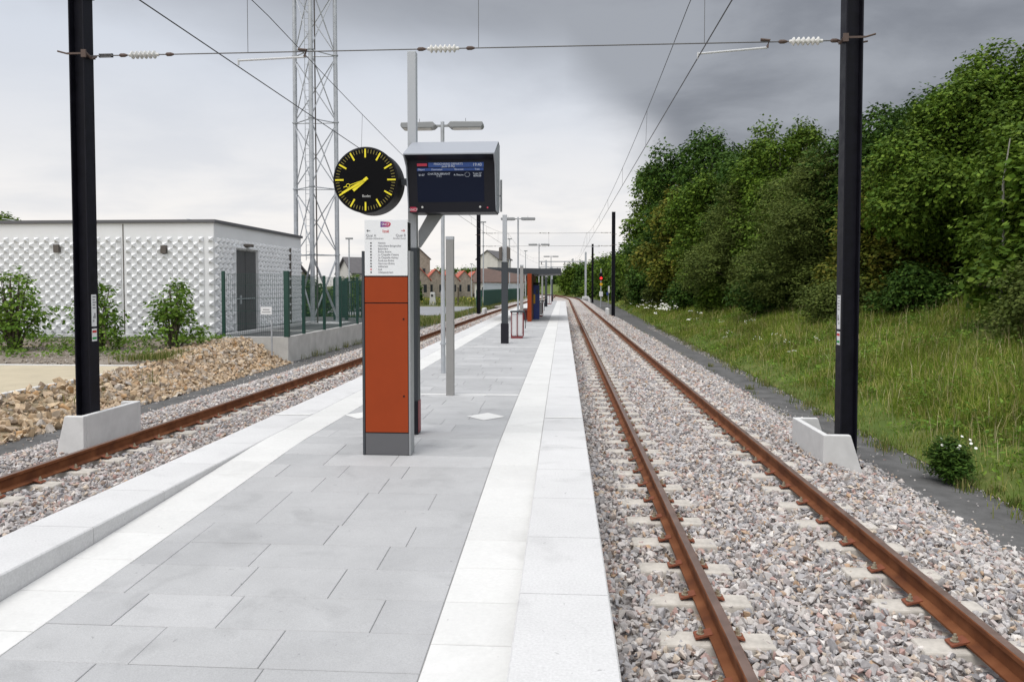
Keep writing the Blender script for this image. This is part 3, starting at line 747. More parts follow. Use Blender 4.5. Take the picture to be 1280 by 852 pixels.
# face: leaning glass front (from z 2.345 to 2.86)
fa = Vector((-.27,2.345)); fb = Vector((-.36,2.86)); fd = (fb-fa)
ang = math.atan2(-(fb.x-fa.x), fb.y-fa.y)          # lean of the face
face = bpy.data.objects.new('screen_face', None)
def on_face(u, w, lift=.002):                       # u in 0..1 along x, w metres up the face
    d = fd.normalized(); nrm = Vector((-d.y, d.x))
    p_ = fa + d*w + nrm*lift
    return (x0+(x1-x0)*u, p_.x, p_.y)
def face_quad(name, u0, u1, w0, w1, m, parent, lift):
    b = MB(); b.add([on_face(u0,w0,lift),on_face(u1,w0,lift),on_face(u1,w1,lift),on_face(u0,w1,lift)], [(0,1,2,3)])
    return b.build(name, m, parent)
FH = fd.length
M['lcd'] = mat('lcd_dark_blue', (.004,.006,.014), .35, spec=.15, emit=((.006,.010,.030), .3))
M['lcd_bar'] = mat('lcd_blue_bar', (.012,.03,.11), .25, emit=((.02,.05,.17), .55))
M['lcd_text'] = mat('lcd_text', (.3,.32,.36), .3, emit=((.5,.54,.62), .38))
M['lcd_red'] = mat('lcd_red', (.25,.02,.03), .3, emit=((.35,.02,.05), .5))
sc = face_quad('screen', .105, .875, .105, .505, M['lcd'], t, .002)
face_quad('title_bar', .24, .875, .455, .502, M['lcd_bar'], sc, .004)
face_quad('header_bar', .108, .872, .42, .447, M['lcd_bar'], sc, .004)
face_quad('logo_patch', .110, .225, .468, .495, M['lcd_red'], sc, .005)
rt = (R(90)+ang*1.0, 0, 0)
def ft(s_, u, w, size, al='LEFT'):
    text('lettering', s_, size, M['lcd_text'], sc, on_face(u, w, .0062), rt, al)
ft('PROCHAINS DEPARTS', .47, .487, .030, 'CENTER'); ft('Jeudi 29 Mai', .47, .463, .027, 'CENTER'); ft('19:40', .80, .478, .042, 'CENTER')
ft('Départ', .12, .433, .024); ft('Destination', .275, .433, .024); ft('Direction', .54, .433, .024); ft('Train', .80, .433, .024, 'CENTER')
ft('21:07', .125, .378, .028); ft('CHATEAUBRIANT', .36, .388, .029, 'CENTER'); ft('T-T1', .36, .364, .027, 'CENTER'); ft('A l\'heure', .53, .378, .027); ft('Train N°', .80, .390, .026, 'CENTER'); ft('859628', .80, .367, .026, 'CENTER')
b = MB(); c_ = on_face(.685,.38,.005); b.tube([(c_[0]+.026*math.cos(a), c_[1]-.0, c_[2]+.022*math.sin(a)) for a in np.linspace(0,2*PI,25)], .0012, 4, False); b.build('clock_symbol', M['lcd_text'], sc)
b = MB()
for u in (.155,.825): b.lathe([(.011,0),(.011,.006),(.006,.008)], on_face(u,.052,0), (0,-1,.1), 12)
b.build('sensor', M['insul'], t)
b = MB(); b.lathe([(.009,0),(.009,.004)], on_face(.91,.045,0), (0,-1,.1), 10); b.build('indicator', M['lcd_red'], t)
lg = MB(); lp = [on_face(u,w,.003) for u, w in ((.012,.008),(.082,.008),(.098,.028),(.09,.05),(.07,.056),(.012,.056))]
lg.add(lp, [tuple(range(len(lp)))]); lo_ = lg.build('logo', M['logo_red'], t); text('lettering', 'SNCF', .038, M['white_panel'], lo_, on_face(.05,.028,.0045), rt, 'CENTER')
b = MB(); b.tube([(x1+.03,.09,2.38),(x1+.03,.09,2.72)], .012, 6); b.tube([(x1-.0,.09,2.55),(x1+.03,.09,2.55)], .01, 6); b.build('cable_conduit', M['grey_mid'], t)

# ------------------------------------------------------------------ station clock
t = thing('station_clock', 'round black station clock with yellow hands beside the departure screen', 'clock', (-2.01,7.74,3.065))
rc = .335
b = MB(); b.lathe([(rc-.012,0),(rc,.008),(rc,.03),(rc-.004,.20),(rc,.34),(rc-.012,.362)], (0,0,0), (0,1,0), 64); b.build('case', M['black'], t, smooth=True)
b = MB(); b.lathe([(rc-.018,0),(rc-.018,.0015)], (0,-.0005,0), (0,-1,0), 64); dl = b.build('dial', mat('clock_dial',(.004,.004,.005),.6,spec=.08), t)
def bar(b, ang, r0, r1, w, y):     # ang clockwise from 12
    s, c = math.sin(ang), math.cos(ang); d = Vector((s,0,c)); n = Vector((c,0,-s))
    P_ = [d*r0-n*w, d*r1-n*w, d*r1+n*w, d*r0+n*w]
    b.add([(q.x,y,q.z) for q in P_]+[(q.x,y+.0015,q.z) for q in P_], [(0,1,2,3),(0,4,5,1),(1,5,6,2),(2,6,7,3),(3,7,4,0)])
for k in range(60):
    b = MB()
    if k % 5: bar(b, k*PI/30, .270, .308, .0036, -.004); b.build('minute_mark', M['yellow_dim'], dl)
    else: bar(b, k*PI/30, .225, .312, .008, -.0045); b.build('hour_mark', M['yellow'], dl)
b = MB(); bar(b, R(229.5), -.03, .165, .016, -.012); b.build('hour_hand', M['yellow'], t)
b = MB(); bar(b, R(240.5), -.03, .275, .011, -.016); b.build('minute_hand', M['yellow'], t)
b = MB(); bar(b, R(251), 0, .165, .0035, -.020); bar(b, R(251), .205, .235, .0035, -.020)
c0 = Vector((math.sin(R(251))*.185,-.019,math.cos(R(251))*.185)); b.tube([(c0.x+.018*math.cos(a),c0.y,c0.z+.018*math.sin(a)) for a in np.linspace(0,2*PI,25)], .0035, 6, False); b.build('second_hand', M['yellow'], t)
b = MB(); b.lathe([(.016,0),(.016,.02)], (0,-.002,0), (0,-1,0), 16); b.build('hub', M['yellow'], t)
text('lettering', 'Bodet', .036, M['insul'], dl, (.01,-.004,-.165), align='CENTER')
b = MB(); b.box(.34,.40,.14,.20,-.035,.03); b.box(.36,.41,.17,.40,-.03,.025); b.build('mounting_arm', M['grey_dark'], t)

# ------------------------------------------------------------------ platform furniture
def steel_post(y, label, x=-1.635):
    t = thing('steel_post', label, 'post', (x+leftedge(y)*.5,y,.4), 0, 'plain grey square posts along the platform')
    b = MB(); b.box(-.055,.055,-.055,.055,0,2.25); b.build('shaft', M['grey_post'], t, bevel=.004)
    b = MB(); b.box(-.057,.057,-.057,.057,2.25,2.30); b.build('cap', M['grey_light'], t, bevel=.003)
steel_post(11.05, 'plain grey square post between the totem and the first double lamp')
steel_post(26.3, 'plain grey square post just behind the red framed bin', -1.42)
steel_post(49, 'plain grey square post beyond the shelter end wall', -1.35)
def lamp(y, label, x=-2.18, h=4.45):
    t = thing('platform_lamp', label, 'lamp post', (x+leftedge(y)*.7,y,.4), 0, 'double headed lamps along the platform')
    b = MB(); b.tube([(0,0,0),(0,0,1.5)], .042, 12); b.tube([(0,0,1.5),(0,0,h+.09)], .034, 12); b.build('pole', M['galv'], t, smooth=True)
    b = MB(); b.lathe([(.06,0),(.06,.03)], (0,0,.52), (0,0,1), 12); b.build('collar', M['galv'], t)
    b = MB(); b.box(-.13,.13,-.02,.02,h+.0,h+.035); b.build('crossarm', M['grey_mid'], t)
    for s in (-1,1):
        b = MB(); pf = [(s*.10,h+.015),(s*.16,h-.035),(s*.72,h-.035),(s*.745,h+.01),(s*.735,h+.065),(s*.16,h+.075)]
        if s < 0: pf = pf[::-1]
        b.prism(pf, -.13, .13); hd = b.build('lamp_head', M['grey_mid'], t, bevel=.012)
        b = MB(); b.box(min(s*.2,s*.7),max(s*.2,s*.7),-.1,.1,h-.045,h-.034); b.build('diffuser', M['insul'], hd)
        b = MB(); b.tube([(s*.42,0,h+.07),(s*.42,0,h+.15)], .004, 5); b.build('bird_spike', M['wire'], hd)
lamp(13.85, 'double headed grey lamp post right behind the departure screen')
lamp(33.2, 'double headed lamp post rising through the view beside the platform shelter', -1.95)
lamp(54, 'double headed lamp post beyond the platform shelter roof', -1.75)
lamp(76, 'smallest double headed lamp post near the far platform end', -1.45)
def info_pole(y, label, x, sign=True):
    t = thing('platform_pole', label, 'pole', (x,y,.4), 0, 'two tone grey poles along the platform')
    b = MB(); b.box(-.105,.105,-.085,.085,0,.55); b.build('foot', M['bezel'], t, bevel=.004)
    b = MB(); b.box(-.088,.088,-.07,.07,.55,2.24); b.build('lower_post', M['grey_dark'], t, bevel=.004)
    b = MB(); b.box(-.06,.06,-.05,.05,2.24,3.53); b.build('upper_post', M['grey_light'], t, bevel=.004)
    if sign:
        for s in (-1,1):
            b = MB(); b.prism([(s*.07,2.33),(s*.15,2.30),(s*.15,2.63),(s*.07,2.66)][::s], -.14, .06); b.build('loudspeaker', M['vent'], t, bevel=.006)
info_pole(21.1, 'dark grey pole with loudspeakers and light top in front of the red framed bin', -1.605)
info_pole(58.5, 'dark grey pole with light top beyond the blue ticket machine', -1.30)
info_pole(77.5, 'farthest dark grey pole close to the end of the platform', -1.12, False)
def litter_bin(x, y, label):
    t = thing('litter_bin', label, 'bin', (x,y,.4), 0, 'white bins with dark red frames')
    b = MB(); b.prism([(-.17,.10),(.13,.10),(.17,.22),(.17,.74),(-.17,.74)], -.14, .14); b.build('liner', M['binwhite'], t, bevel=.01)
    for xx in (-.18,.0,.175):
        b = MB(); b.box(xx-.012,xx+.012,-.17,-.145,.05,.80); b.box(xx-.012,xx+.012,.145,.17,.05,.80); b.build('frame_bar', M['darkred'], t)
    b = MB(); b.box(-.21,.21,-.18,.18,.78,.83); b.build('lid', M['grey_dark'], t, bevel=.006)
    b = MB(); b.box(-.19,.16,-.16,.16,.0,.06); b.build('base', M['darkred'], t)
    b = MB(); b.tube([(.22,-.1,.80),(.26,-.1,.55),(.24,-.1,.3)], .02, 6); b.build('hanger', M['grey_dark'], t)
litter_bin(-1.385, 23.3, 'white bin with dark red frame beside the dark grey loudspeaker pole')
litter_bin(-1.22, 39.8, 'white bin with dark red frame at the end of the platform shelter')
litter_bin(-1.18, 66, 'tiny white bin with dark red frame far along the platform')
# shelter
t = thing('platform_shelter', 'open platform shelter with flat dark wing roof and orange end wall', 'shelter', (-1.5,34,.4))
rp = [(-1.9,2.37),(-.6,2.15),(.1,2.10),(1.38,2.13),(1.42,2.18),(1.40,2.37),(.4,2.36),(-.6,2.38),(-1.9,2.42)]
b = MB(); b.prism(rp, .3, 6.5); b.build('roof', M['grey_dark'], t, bevel=.01)
b = MB(); b.box(-.085,.10,.0,.12,0,2.12); b.build('end_wall', M['orange'], t, bevel=.004)
b = MB(); b.box(-.05,.10,.12,5.6,.05,2.11); b.build('long_wall', M['brown'], t)
for yy in (1.2,5.2):
    b = MB(); b.tube([(-.02,yy,0),(-.02,yy,2.12)], .05, 10); b.build('column', M['grey_mid'], t)
b = MB(); b.box(-.55,-.05,1.5,4.5,.42,.47); b.box(-.5,-.1,1.7,1.76,0,.42); b.box(-.5,-.1,4.2,4.26,0,.42); b.build('bench', M['darkred'], t)
for yy in (1.0,3.6):
    b = MB(); b.lathe([(.04,0),(.06,.03),(.06,.07)], (.25,yy,2.11), (0,0,-1), 10); b.build('roof_lamp', M['insul'], t)
t = thing('ticket_machine', 'blue ticket machine with yellow front beside the shelter wall', 'ticket machine', (-1.30,36.6,.4))
b = MB(); b.box(-.17,.17,-.25,.25,0,1.62); b.build('cabinet', M['blue'], t, bevel=.01)
b = MB(); b.box(-.165,-.02,-.262,-.25,.75,1.18); b.build('front_panel', M['yellow_paint'], t)
b = MB(); b.box(-.17,.17,-.25,.25,1.63,1.74); b.build('top_cap', M['black'], t, bevel=.01)
b = MB(); b.box(.02,.12,-.258,-.25,1.2,1.4); b.build('display', M['glass_dark'], t)
# signals
t = thing('railway_signal', 'small railway signal showing red in front of the grass bank', 'signal', (4.2,86,-.3))
b = MB(); b.tube([(0,0,-.1),(0,0,4.2)], .06, 8); b.build('mast', M['galv'], t)
b = MB(); b.box(-.2,.2,-.12,.1,2.9,3.72); b.build('signal_head', M['black'], t, bevel=.03)
b = MB(); b.lathe([(.14,0),(.14,.02)], (0,-.12,3.12), (0,-1,0), 14); b.build('red_light', mat('red_signal_light', (.6,.02,.02), .3, emit=((1,.03,.03), 1.6)), t)
b = MB(); b.lathe([(.17,0),(.17,.02)], (0,-.13,2.45), (0,-1,0), 14); b.build('yellow_disc', M['yellow_paint'], t)
b = MB(); b.box(-.2,.2,-.09,-.06,1.1,1.65); b.build('number_plate', M['white_panel'], t)
t = thing('track_sign', 'thin post with a blue and white plate right of the red signal', 'sign', (4.9,84,-.35))
b = MB(); b.tube([(0,0,-.1),(0,0,2.3)], .04, 8); b.build('post', M['galv'], t)
b = MB(); b.box(-.02,.14,-.06,-.04,1.55,2.3); b.build('white_plate', M['white_panel'], t)
b = MB(); b.box(-.2,0,-.06,-.04,1.3,1.65); b.build('blue_plate', M['blue'], t)

# ------------------------------------------------------------------ pale building with pyramid cladding
BX, BY, BZ0, BZ1 = -11.15, 23.95, .36, 4.02
BL, BD = 15.5, 8.2
t = thing('equipment_building', 'low white building clad in pyramid relief panels behind the shrubs', 'building', (BX,BY,0))
b = MB(); b.box(-BL,-.03,.03,BD,BZ0-.35,BZ1-.05); b.build('wall', M['facade_flat'], t)
c = .172; dp = .122
def pyramids(b, n0, n1, rows, zbase, org, u, nrm):
    """checkerboard of pyramids with flat squares between, on the plane org + u*a + z"""
    org = Vector(org); u = Vector(u); nrm = Vector(nrm)
    for r in range(rows):
        for k in range(n0, n1):
            P_ = [org+u*(k*c)+Vector((0,0,zbase+r*c)), org+u*((k+1)*c)+Vector((0,0,zbase+r*c)), org+u*((k+1)*c)+Vector((0,0,zbase+(r+1)*c)), org+u*(k*c)+Vector((0,0,zbase+(r+1)*c))]
            if (k+r) % 2: b.add(P_, [(0,1,2,3)])
            else:
                ap = (P_[0]+P_[2])/2+nrm*dp; b.add(P_+[ap], [(0,1,4),(1,2,4),(2,3,4),(3,0,4)])
rows = 18
NB = int(BL/c)
b = MB(); k = 0
edges = [1, 17, 18+33, 18+33+33, NB]
for a0, a1 in ((2, 17),(18, 51),(52, 85)):
    pyramids(b, -min(a1,NB), -a0+0, rows, BZ0+.10, (0,0,0), (1,0,0), (0,-1,0))
b.add([(-BL,.012,BZ0),(0,.012,BZ0),(0,.012,BZ1),(-BL,.012,BZ1)], [(0,1,2,3)])
pyramids(b, -1, 0, rows, BZ0+.10, (-.02,0,0), (1,0,0), (0,-1,0))
cl = b.build('front_cladding', M['facade'], t)
b = MB()
DR0, DR1 = 8, 19        # door columns
for (a0, a1, r0, r1) in ((0,DR0,0,rows),(DR0,DR1,16,rows),(DR1,int(BD/c),0,rows)):
    for r in range(r0, r1):
        for k in range(a0, a1):
            P_ = [Vector((0,k*c+.02,BZ0+.10+r*c)),Vector((0,(k+1)*c+.02,BZ0+.10+r*c)),Vector((0,(k+1)*c+.02,BZ0+.10+(r+1)*c)),Vector((0,k*c+.02,BZ0+.10+(r+1)*c))]
            if (k+r) % 2: b.add(P_, [(0,1,2,3)])
            else: b.add(P_+[(P_[0]+P_[2])/2+Vector((dp,0,0))], [(0,1,4),(1,2,4),(2,3,4),(3,0,4)])
b.add([(-.012,0,BZ0),(-.012,BD,BZ0),(-.012,BD,BZ1),(-.012,0,BZ1)], [(0,1,2,3)])
b.build('side_cladding', M['facade'], t)
b = MB(); b.box(-BL-.05,.06,-.06,BD+.06,BZ1-.02,BZ1+.085); b.build('roof_edge', M['roof_trim'], t, bevel=.01)
b = MB(); b.box(-BL,.03,-.05,.02,BZ0-.3,BZ0+.05); b.build('plinth', M['footing'], t)
dy0, dy1 = DR0*c+.03, DR1*c+.01
b = MB(); b.box(-.03,.02,dy0,dy1,BZ0+.03,BZ0+2.84); dr = b.build('door', M['door'], t, bevel=.004)
b = MB(); b.box(-.02,.115,dy0-.05,dy0-.002,BZ0+.03,BZ0+2.9); b.box(-.02,.115,dy1+.002,dy1+.05,BZ0+.03,BZ0+2.9); b.box(-.02,.115,dy0-.05,dy1+.05,BZ0+2.9,BZ0+2.95); b.build('frame', M['facade_flat'], dr)
b = MB(); b.box(.02,.05,dy0+.12,dy1-.15,BZ0+1.16,BZ0+1.2); b.box(.02,.03,dy0+.45,dy0+.62,BZ0+1.0,BZ0+1.3); b.build('handle', M['galv'], dr)
b = MB(); b.box(.02,.026,(dy0+dy1)/2-.004,(dy0+dy1)/2+.004,BZ0+.05,BZ0+2.82); b.build('leaf_joint', M['black'], dr)
b = MB(); b.prism_x([(dy0+.8,BZ0+2.98),(dy0+1.1,BZ0+2.98),(dy0+1.1,BZ0+3.08),(dy0+.8,BZ0+3.08)], .02, .28); b.build('door_lamp', M['vent'], t, bevel=.02)
for xx, zz in ((-.0-1.72, 3.18), (-5.3, 3.22)):
    b = MB(); b.box(xx-.0,xx+.18,-.12,.01,zz-.16,zz+.10); b.build('vent_cover', M['vent'], t, bevel=.01)
b = MB(); b.box(.03,.08,BD-1.5,BD-1.42,BZ0+.1,BZ1-.5); b.build('downpipe', M['vent'], t)
for xx in (-3.02,):
    b = MB(); b.box(xx-.012,xx+.012,-.006,.02,BZ0,BZ1-.05); b.build('panel_joint', M['vent'], t)
b = MB()
for x_, y_ in ((-2.0,3),(-8.6,2.5)):
    b.tube([(x_,y_,BZ1+.05),(x_-.05,y_,BZ1+.30)], .015, 5); b.tube([(x_-.4,y_,BZ1+.38),(x_+.9,y_,BZ1+.18)], .012, 5)
b.build('roof_rail', M['galv'], t)
# retaining wall round the yard
t = thing('retaining_wall', 'low grey concrete wall under the green mesh fence', 'wall', (-8.52,23.3,0))
for k in range(6):
    b = MB(); b.box(-.14,0,k*2.6+.006+(.14 if k == 0 else 0),(k+1)*2.6-.006,-.55,.40); b.build('wall_section', M['concrete'], t, bevel=.008)
b = MB(); b.box(-2.7,0,0,.14,-.55,.40); b.build('wall_section', M['concrete'], t, bevel=.008)
# ramp kerb at the door
b = MB(); b.box(-11.0,-10.85,24.1,33.4,.30,.44); struct(b.build('yard_kerb', M['footing'], bevel=.01), 'pale kerb along the building side')
yl = MB(); yl.box(-10.8,-8.9,27.2,28.0,.335,.345); struct(yl.build('yard_marking', mat('worn_concrete_band',(.30,.30,.29),.9)), 'pale band across the yard')

# ------------------------------------------------------------------ green mesh fence
t = thing('mesh_fence', 'dark green wire mesh fence on the concrete wall beside the white building', 'fence', (-8.58,23.37,.40))
posts = [(0,0,.075,2.05),(-2.02,.0,.045,2.05),(.12,1.55,.045,1.95),(.12,3.75,.045,1.95),(.12,5.75,.045,1.95),(.12,8.2,.045,1.95),(.12,10.6,.045,1.95),(.12,13,.045,1.95)]
for (x,y,w,h) in posts:
    x = min(x, -.0); b = MB(); b.box(x-w,x+w,y-w,y+w,0,h); b.build('fence_post', M['green_fence'], t, bevel=.006)
def mesh_panel(p0, p1, h):
    p0 = Vector(p0); p1 = Vector(p1); d = p1-p0; n = int(d.length/.06); b = MB()
    for k in range(1, n):
        q = p0+d*(k/n); b.box(q.x-.003,q.x+.003,q.y-.003,q.y+.003,.03,h)
    for z in (.05,.4,.8,1.2,1.6,h):
        if abs(d.x) > abs(d.y): b.box(min(p0.x,p1.x),max(p0.x,p1.x),p0.y-.004,p0.y+.004,z-.004,z+.004)
        else: b.box(p0.x-.004,p0.x+.004,min(p0.y,p1.y),max(p0.y,p1.y),z-.004,z+.004)
    b.build('mesh_panel', M['green_fence'], t)
mesh_panel((-1.975,0,0),(-.08,0,0),1.95)
pp = [0,1.55,3.75,5.75,8.2,10.6,13]
for a, b_ in zip(pp, pp[1:]): mesh_panel((0,a+.07,0),(0,b_-.05,0),1.9)
# gate at the back of the yard
t = thing('yard_gate', 'dark green barred gate and hedge screen at the back of the yard', 'gate', (-11.0,36.5,.34))
for x in (0,.55,2.3):
    b = MB(); b.box(x-.07,x+.07,-.07,.07,0,2.0); b.build('gate_post', M['green_fence'], t)
b = MB()
for k in range(14): b.box(.66+k*.12,.70+k*.12,-.02,.02,.1,1.85)
b.box(.62,2.24,-.025,.025,.1,.16); b.box(.62,2.24,-.025,.025,1.8,1.86); b.build('gate_leaf', M['green_fence'], t)
b = MB(); b.box(.07,.48,-.02,.02,.1,1.9); b.build('gate_sheet', M['green_fence'], t)
t = thing('back_fence', 'green post fence at the back of the yard behind the lattice mast', 'fence', (-16,38.5,.34))
for k in range(3):
    b = MB(); b.box(k*2.2-.05,k*2.2+.05,-.05,.05,0,2.1); b.build('fence_post', M['green_fence'], t)
    if k < 2:
        b = MB()
        for j in range(1,20): b.box(k*2.2+j*.11-.004,k*2.2+j*.11+.004,-.004,.004,.05,1.95)
        b.build('mesh_panel', M['green_fence'], t)
# little notice
t = thing('notice_sign', 'small white notice on a thin grey post in front of the mesh fence', 'sign', (-8.70,22.4,0))
b = MB(); b.tube([(0,.02,-.1),(0,.02,.98)], .025, 8); b.build('post', M['galv'], t)
b = MB(); b.box(-.32,.02,-.01,.0,1.13,1.36); nb = b.build('notice_board', M['white_panel'], t)
b = MB(); b.tube([(-.12,.02,.9),(-.12,.02,1.3)], .012, 6); b.tube([(-.12,.02,.92),(0,.02,.92)], .012, 6); b.build('bracket', M['galv'], t)
b = MB(); b.box(-.25,-.05,-.012,-.0105,1.26,1.29); b.box(-.28,-.02,-.012,-.0105,1.19,1.215); b.build('lettering', M['ink_grey'], nb)
# drain cover by the path
b = MB(); b.lathe([(.22,0),(.22,.06),(.2,.07)], (5.25,10.35,-.36), (0,0,1), 20); tag(b.build('drain_cover', M['drain']), 'flat pale round cover lying in the grass behind the dark bush', 'cover')

# ------------------------------------------------------------------ lattice mast
t = thing('lattice_mast', 'tall galvanised lattice mast with a ladder behind the white building', 'mast', (-11.05,34.0,.30))
LEG = [(-.98,0),(.92,.0),(.12,-1.05)]
H_ = 21; TP = .05
for k, (x,y) in enumerate(LEG):
    b = MB(); f_ = 1-TP
    b.tube([(x,y,0),(x*f_,y*f_,H_)], [.10,.085] , 10)
    for z in np.arange(3.05, H_, 2.95): b.lathe([(.13,0),(.13,.05)], (x*(1-(1-f_)*z/H_),y*(1-(1-f_)*z/H_),z), (0,0,1), 10)
    b.build('leg', M['galv'], t, smooth=True)
def lp_(k, z): x,y = LEG[k]; s = 1-TP*z/H_; return (x*s,y*s,z)
b = MB()
lev = list(np.arange(3.05, H_, 2.95/1.0))
for i, z in enumerate(lev):
    for a, c_ in ((0,1),(1,2),(2,0)):
        b.tube([lp_(a,z),lp_(c_,z)], .026, 6)
        zz = lev[i+1] if i+1 < len(lev) else H_
        b.tube([lp_(a,z+.1),lp_(c_,zz-.1)], .025, 6); b.tube([lp_(c_,z+.1),lp_(a,zz-.1)], .025, 6)
b.tube([lp_(2,3.0),lp_(0,.2)], .05, 6); b.tube([lp_(2,3.0),lp_(1,.2)], .05, 6); b.tube([lp_(0,3.0),lp_(2,.2)], .04, 6); b.tube([lp_(1,3.0),lp_(2,.2)], .04, 6)
b.build('bracing', M['galv'], t)
b = MB(); 
for s in (-.11,.07): b.tube([(LEG[2][0]-.20+s,LEG[2][1]*.9,2.8),(LEG[2][0]-.19+s,LEG[2][1]*.86,H_)], .016, 5)
for z in np.arange(2.9, H_, .28):
    u = z/H_; x = LEG[2][0]-.20+.01*u; b.box(x-.11,x+.07,LEG[2][1]*(.9-.04*u)-.01,LEG[2][1]*(.9-.04*u)+.01,z-.008,z+.008)
b.build('ladder', M['galv'], t)
b = MB(); b.box(-.95,.9,-.95,-.02,3.0,3.05); b.build('grating', M['galv'], t) if False else None
b = MB(); b.box(-1.5,1.4,-1.5,.5,-.3,.06); b.build('foundation', M['footing'], t)
b = MB(); b.tube([(.28,-.9,.05),(.18,-.72,H_)], .03, 6); b.build('cable_run', M['vent'], t)

# ------------------------------------------------------------------ trees and plants
def sprays(n_, pos, dirs, k, length, lw, ll, droop=.25, flat=.75, rs=None):
    """n sprays of k leaves each: leaves lie along a short twig, mostly facing up and outwards"""
    rs = rs or RNG
    N = len(pos)
    d = dirs + rs.normal(size=(N,3))*.35; d[:,2] -= droop; d /= np.linalg.norm(d,axis=1)[:,None]
    up = np.array([0,0,1.])
    side = np.cross(d, up); side /= np.linalg.norm(side,axis=1)[:,None]+1e-6
    t = (np.arange(k)+.5)/k
    s = np.where(np.arange(k)%2, 1., -1.)
    L = length*rs.uniform(.6,1.3,(N,1))
    P = pos[:,None,:] + d[:,None,:]*(L*t)[:,:,None] + side[:,None,:]*(s*lw*.7)[None,:,None] + rs.normal(size=(N,k,3))*lw*.35
    nrm = up*flat + d[:,None,:]*(.45) + rs.normal(size=(N,k,3))*.42
    nrm /= np.linalg.norm(nrm,axis=2)[:,:,None]
    ax = d[:,None,:]*.7 + side[:,None,:]*s[None,:,None]*.8 + rs.normal(size=(N,k,3))*.25
    ax -= nrm*np.sum(ax*nrm,2)[:,:,None]; ax /= np.linalg.norm(ax,axis=2)[:,:,None]
    bx = np.cross(nrm, ax)
    sc = rs.uniform(.7,1.25,(N,k,1))
    l_ = ll*sc; w_ = lw*sc
    v = np.stack([P, P+ax*l_*.45+bx*w_*.5-nrm*l_*.05, P+ax*l_-nrm*l_*.12, P+ax*l_*.45-bx*w_*.5-nrm*l_*.05], 2).reshape(-1,3)
    f = np.arange(N*k*4).reshape(-1,4)
    return v, f
def lobed_crown(name, lobes, n, k, length, lw, ll, m, parent, seed, droop=.25, shell=(.72,1.06), flat=.75):
    rs = np.random.default_rng(seed)
    lob = np.array(lobes); w = lob[:,3]**2; w /= w.sum()
    idx = rs.choice(len(lob), n, p=w)
    d = rs.normal(size=(n,3)); d[:,2] += .45; d /= np.linalg.norm(d,axis=1)[:,None]
    r = rs.uniform(shell[0], shell[1], (n,1))
    # uneven outline
    r *= 1 + .16*np.sin(d[:,:1]*5+idx[:,None])*np.cos(d[:,2:3]*4+idx[:,None]*1.7)
    pos = lob[idx,:3] + d*r*lob[idx,3:4]*np.array([1.1,1.1,.72])
    ok = pos[:,2] > .1
    v, f = sprays(n, pos[ok], d[ok], k, length, lw, ll, droop, flat, rs)
    return np_mesh(name, v, f, m, parent, 4)
def make_lobes(h, r, n, seed, base=.12, top=1.0):
    rr = random.Random(seed); out = []
    for i in range(n):
        u = base+(top-base)*(i+.5)/n*.93
        prof = math.sin(PI*min(1,(.24+u*.70)))**.6
        a = i*2.4+rr.uniform(-.7,.7); rad = r*prof*rr.uniform(.35,.85)
        out.append((rad*math.cos(a), rad*math.sin(a), h*u, r*rr.uniform(.17,.36)*(1.1-.4*u)))
    for i in range(max(3, n//5)):           # leading shoots that break the outline
        a = rr.uniform(0,2*PI); rad = r*rr.uniform(.05,.5); q = r*rr.uniform(.10,.17)
        for k in range(3): out.append((rad*math.cos(a)+k*.2*q, rad*math.sin(a), h*rr.uniform(.9,.97)+k*q*.9, q*(1-.22*k)))
    out.append((0,0,h*.4,r*.5)); out.append((0,0,h*.62,r*.45))
    return out
def trunk(name, h, r, lobes, m, parent, seed, bare=.2):
    rr = random.Random(seed); b = MB()
    pts = [(rr.uniform(-.05,.05)*h*.1*k, rr.uniform(-.05,.05)*h*.1*k, h*.8*k/5-.3*(k == 0)) for k in range(6)]
    b.tube(pts, [r*(1-.16*k) for k in range(6)], 10)
    for lx, ly, lz, lr in lobes:
        z0 = max(h*bare*.8, lz*.62); t_ = min(.98, z0/(h*.8)); i = int(t_*5); q = Vector(pts[i]).lerp(Vector(pts[min(5,i+1)]), t_*5-i)
        mid = (q+Vector((lx,ly,lz)))/2+Vector((0,0,-.1*lr)); b.tube([q,mid,(lx,ly,lz)], [r*.36,r*.22,r*.06], 6)
    return b.build(name, m, parent, smooth=True)
TREEGROUP = 'trees along the grass bank'
protos = {}
def tree(kind, label, x, y, h, r, seed, leafm, n, k=6, lw=.10, ll=.15, length=.42, nl=22, base=.05, bark='bark', group=TREEGROUP, droop=.25, z=None, name='broadleaf_tree', rz=0, dens=None):
    x += bend(y)
    z = bankz(x-bend(y), y)-.1 if z is None else z
    t = thing(name, label, 'tree', (x,y,z), rz, group)
    lobes = make_lobes(h, r, nl, seed, base)
    trunk('trunk', h, .035*h*.55+.04, lobes, M[bark], t, seed)
    lobed_crown('crown', lobes, n, k, length, lw, ll, M[leafm], t, seed, droop)
    return t
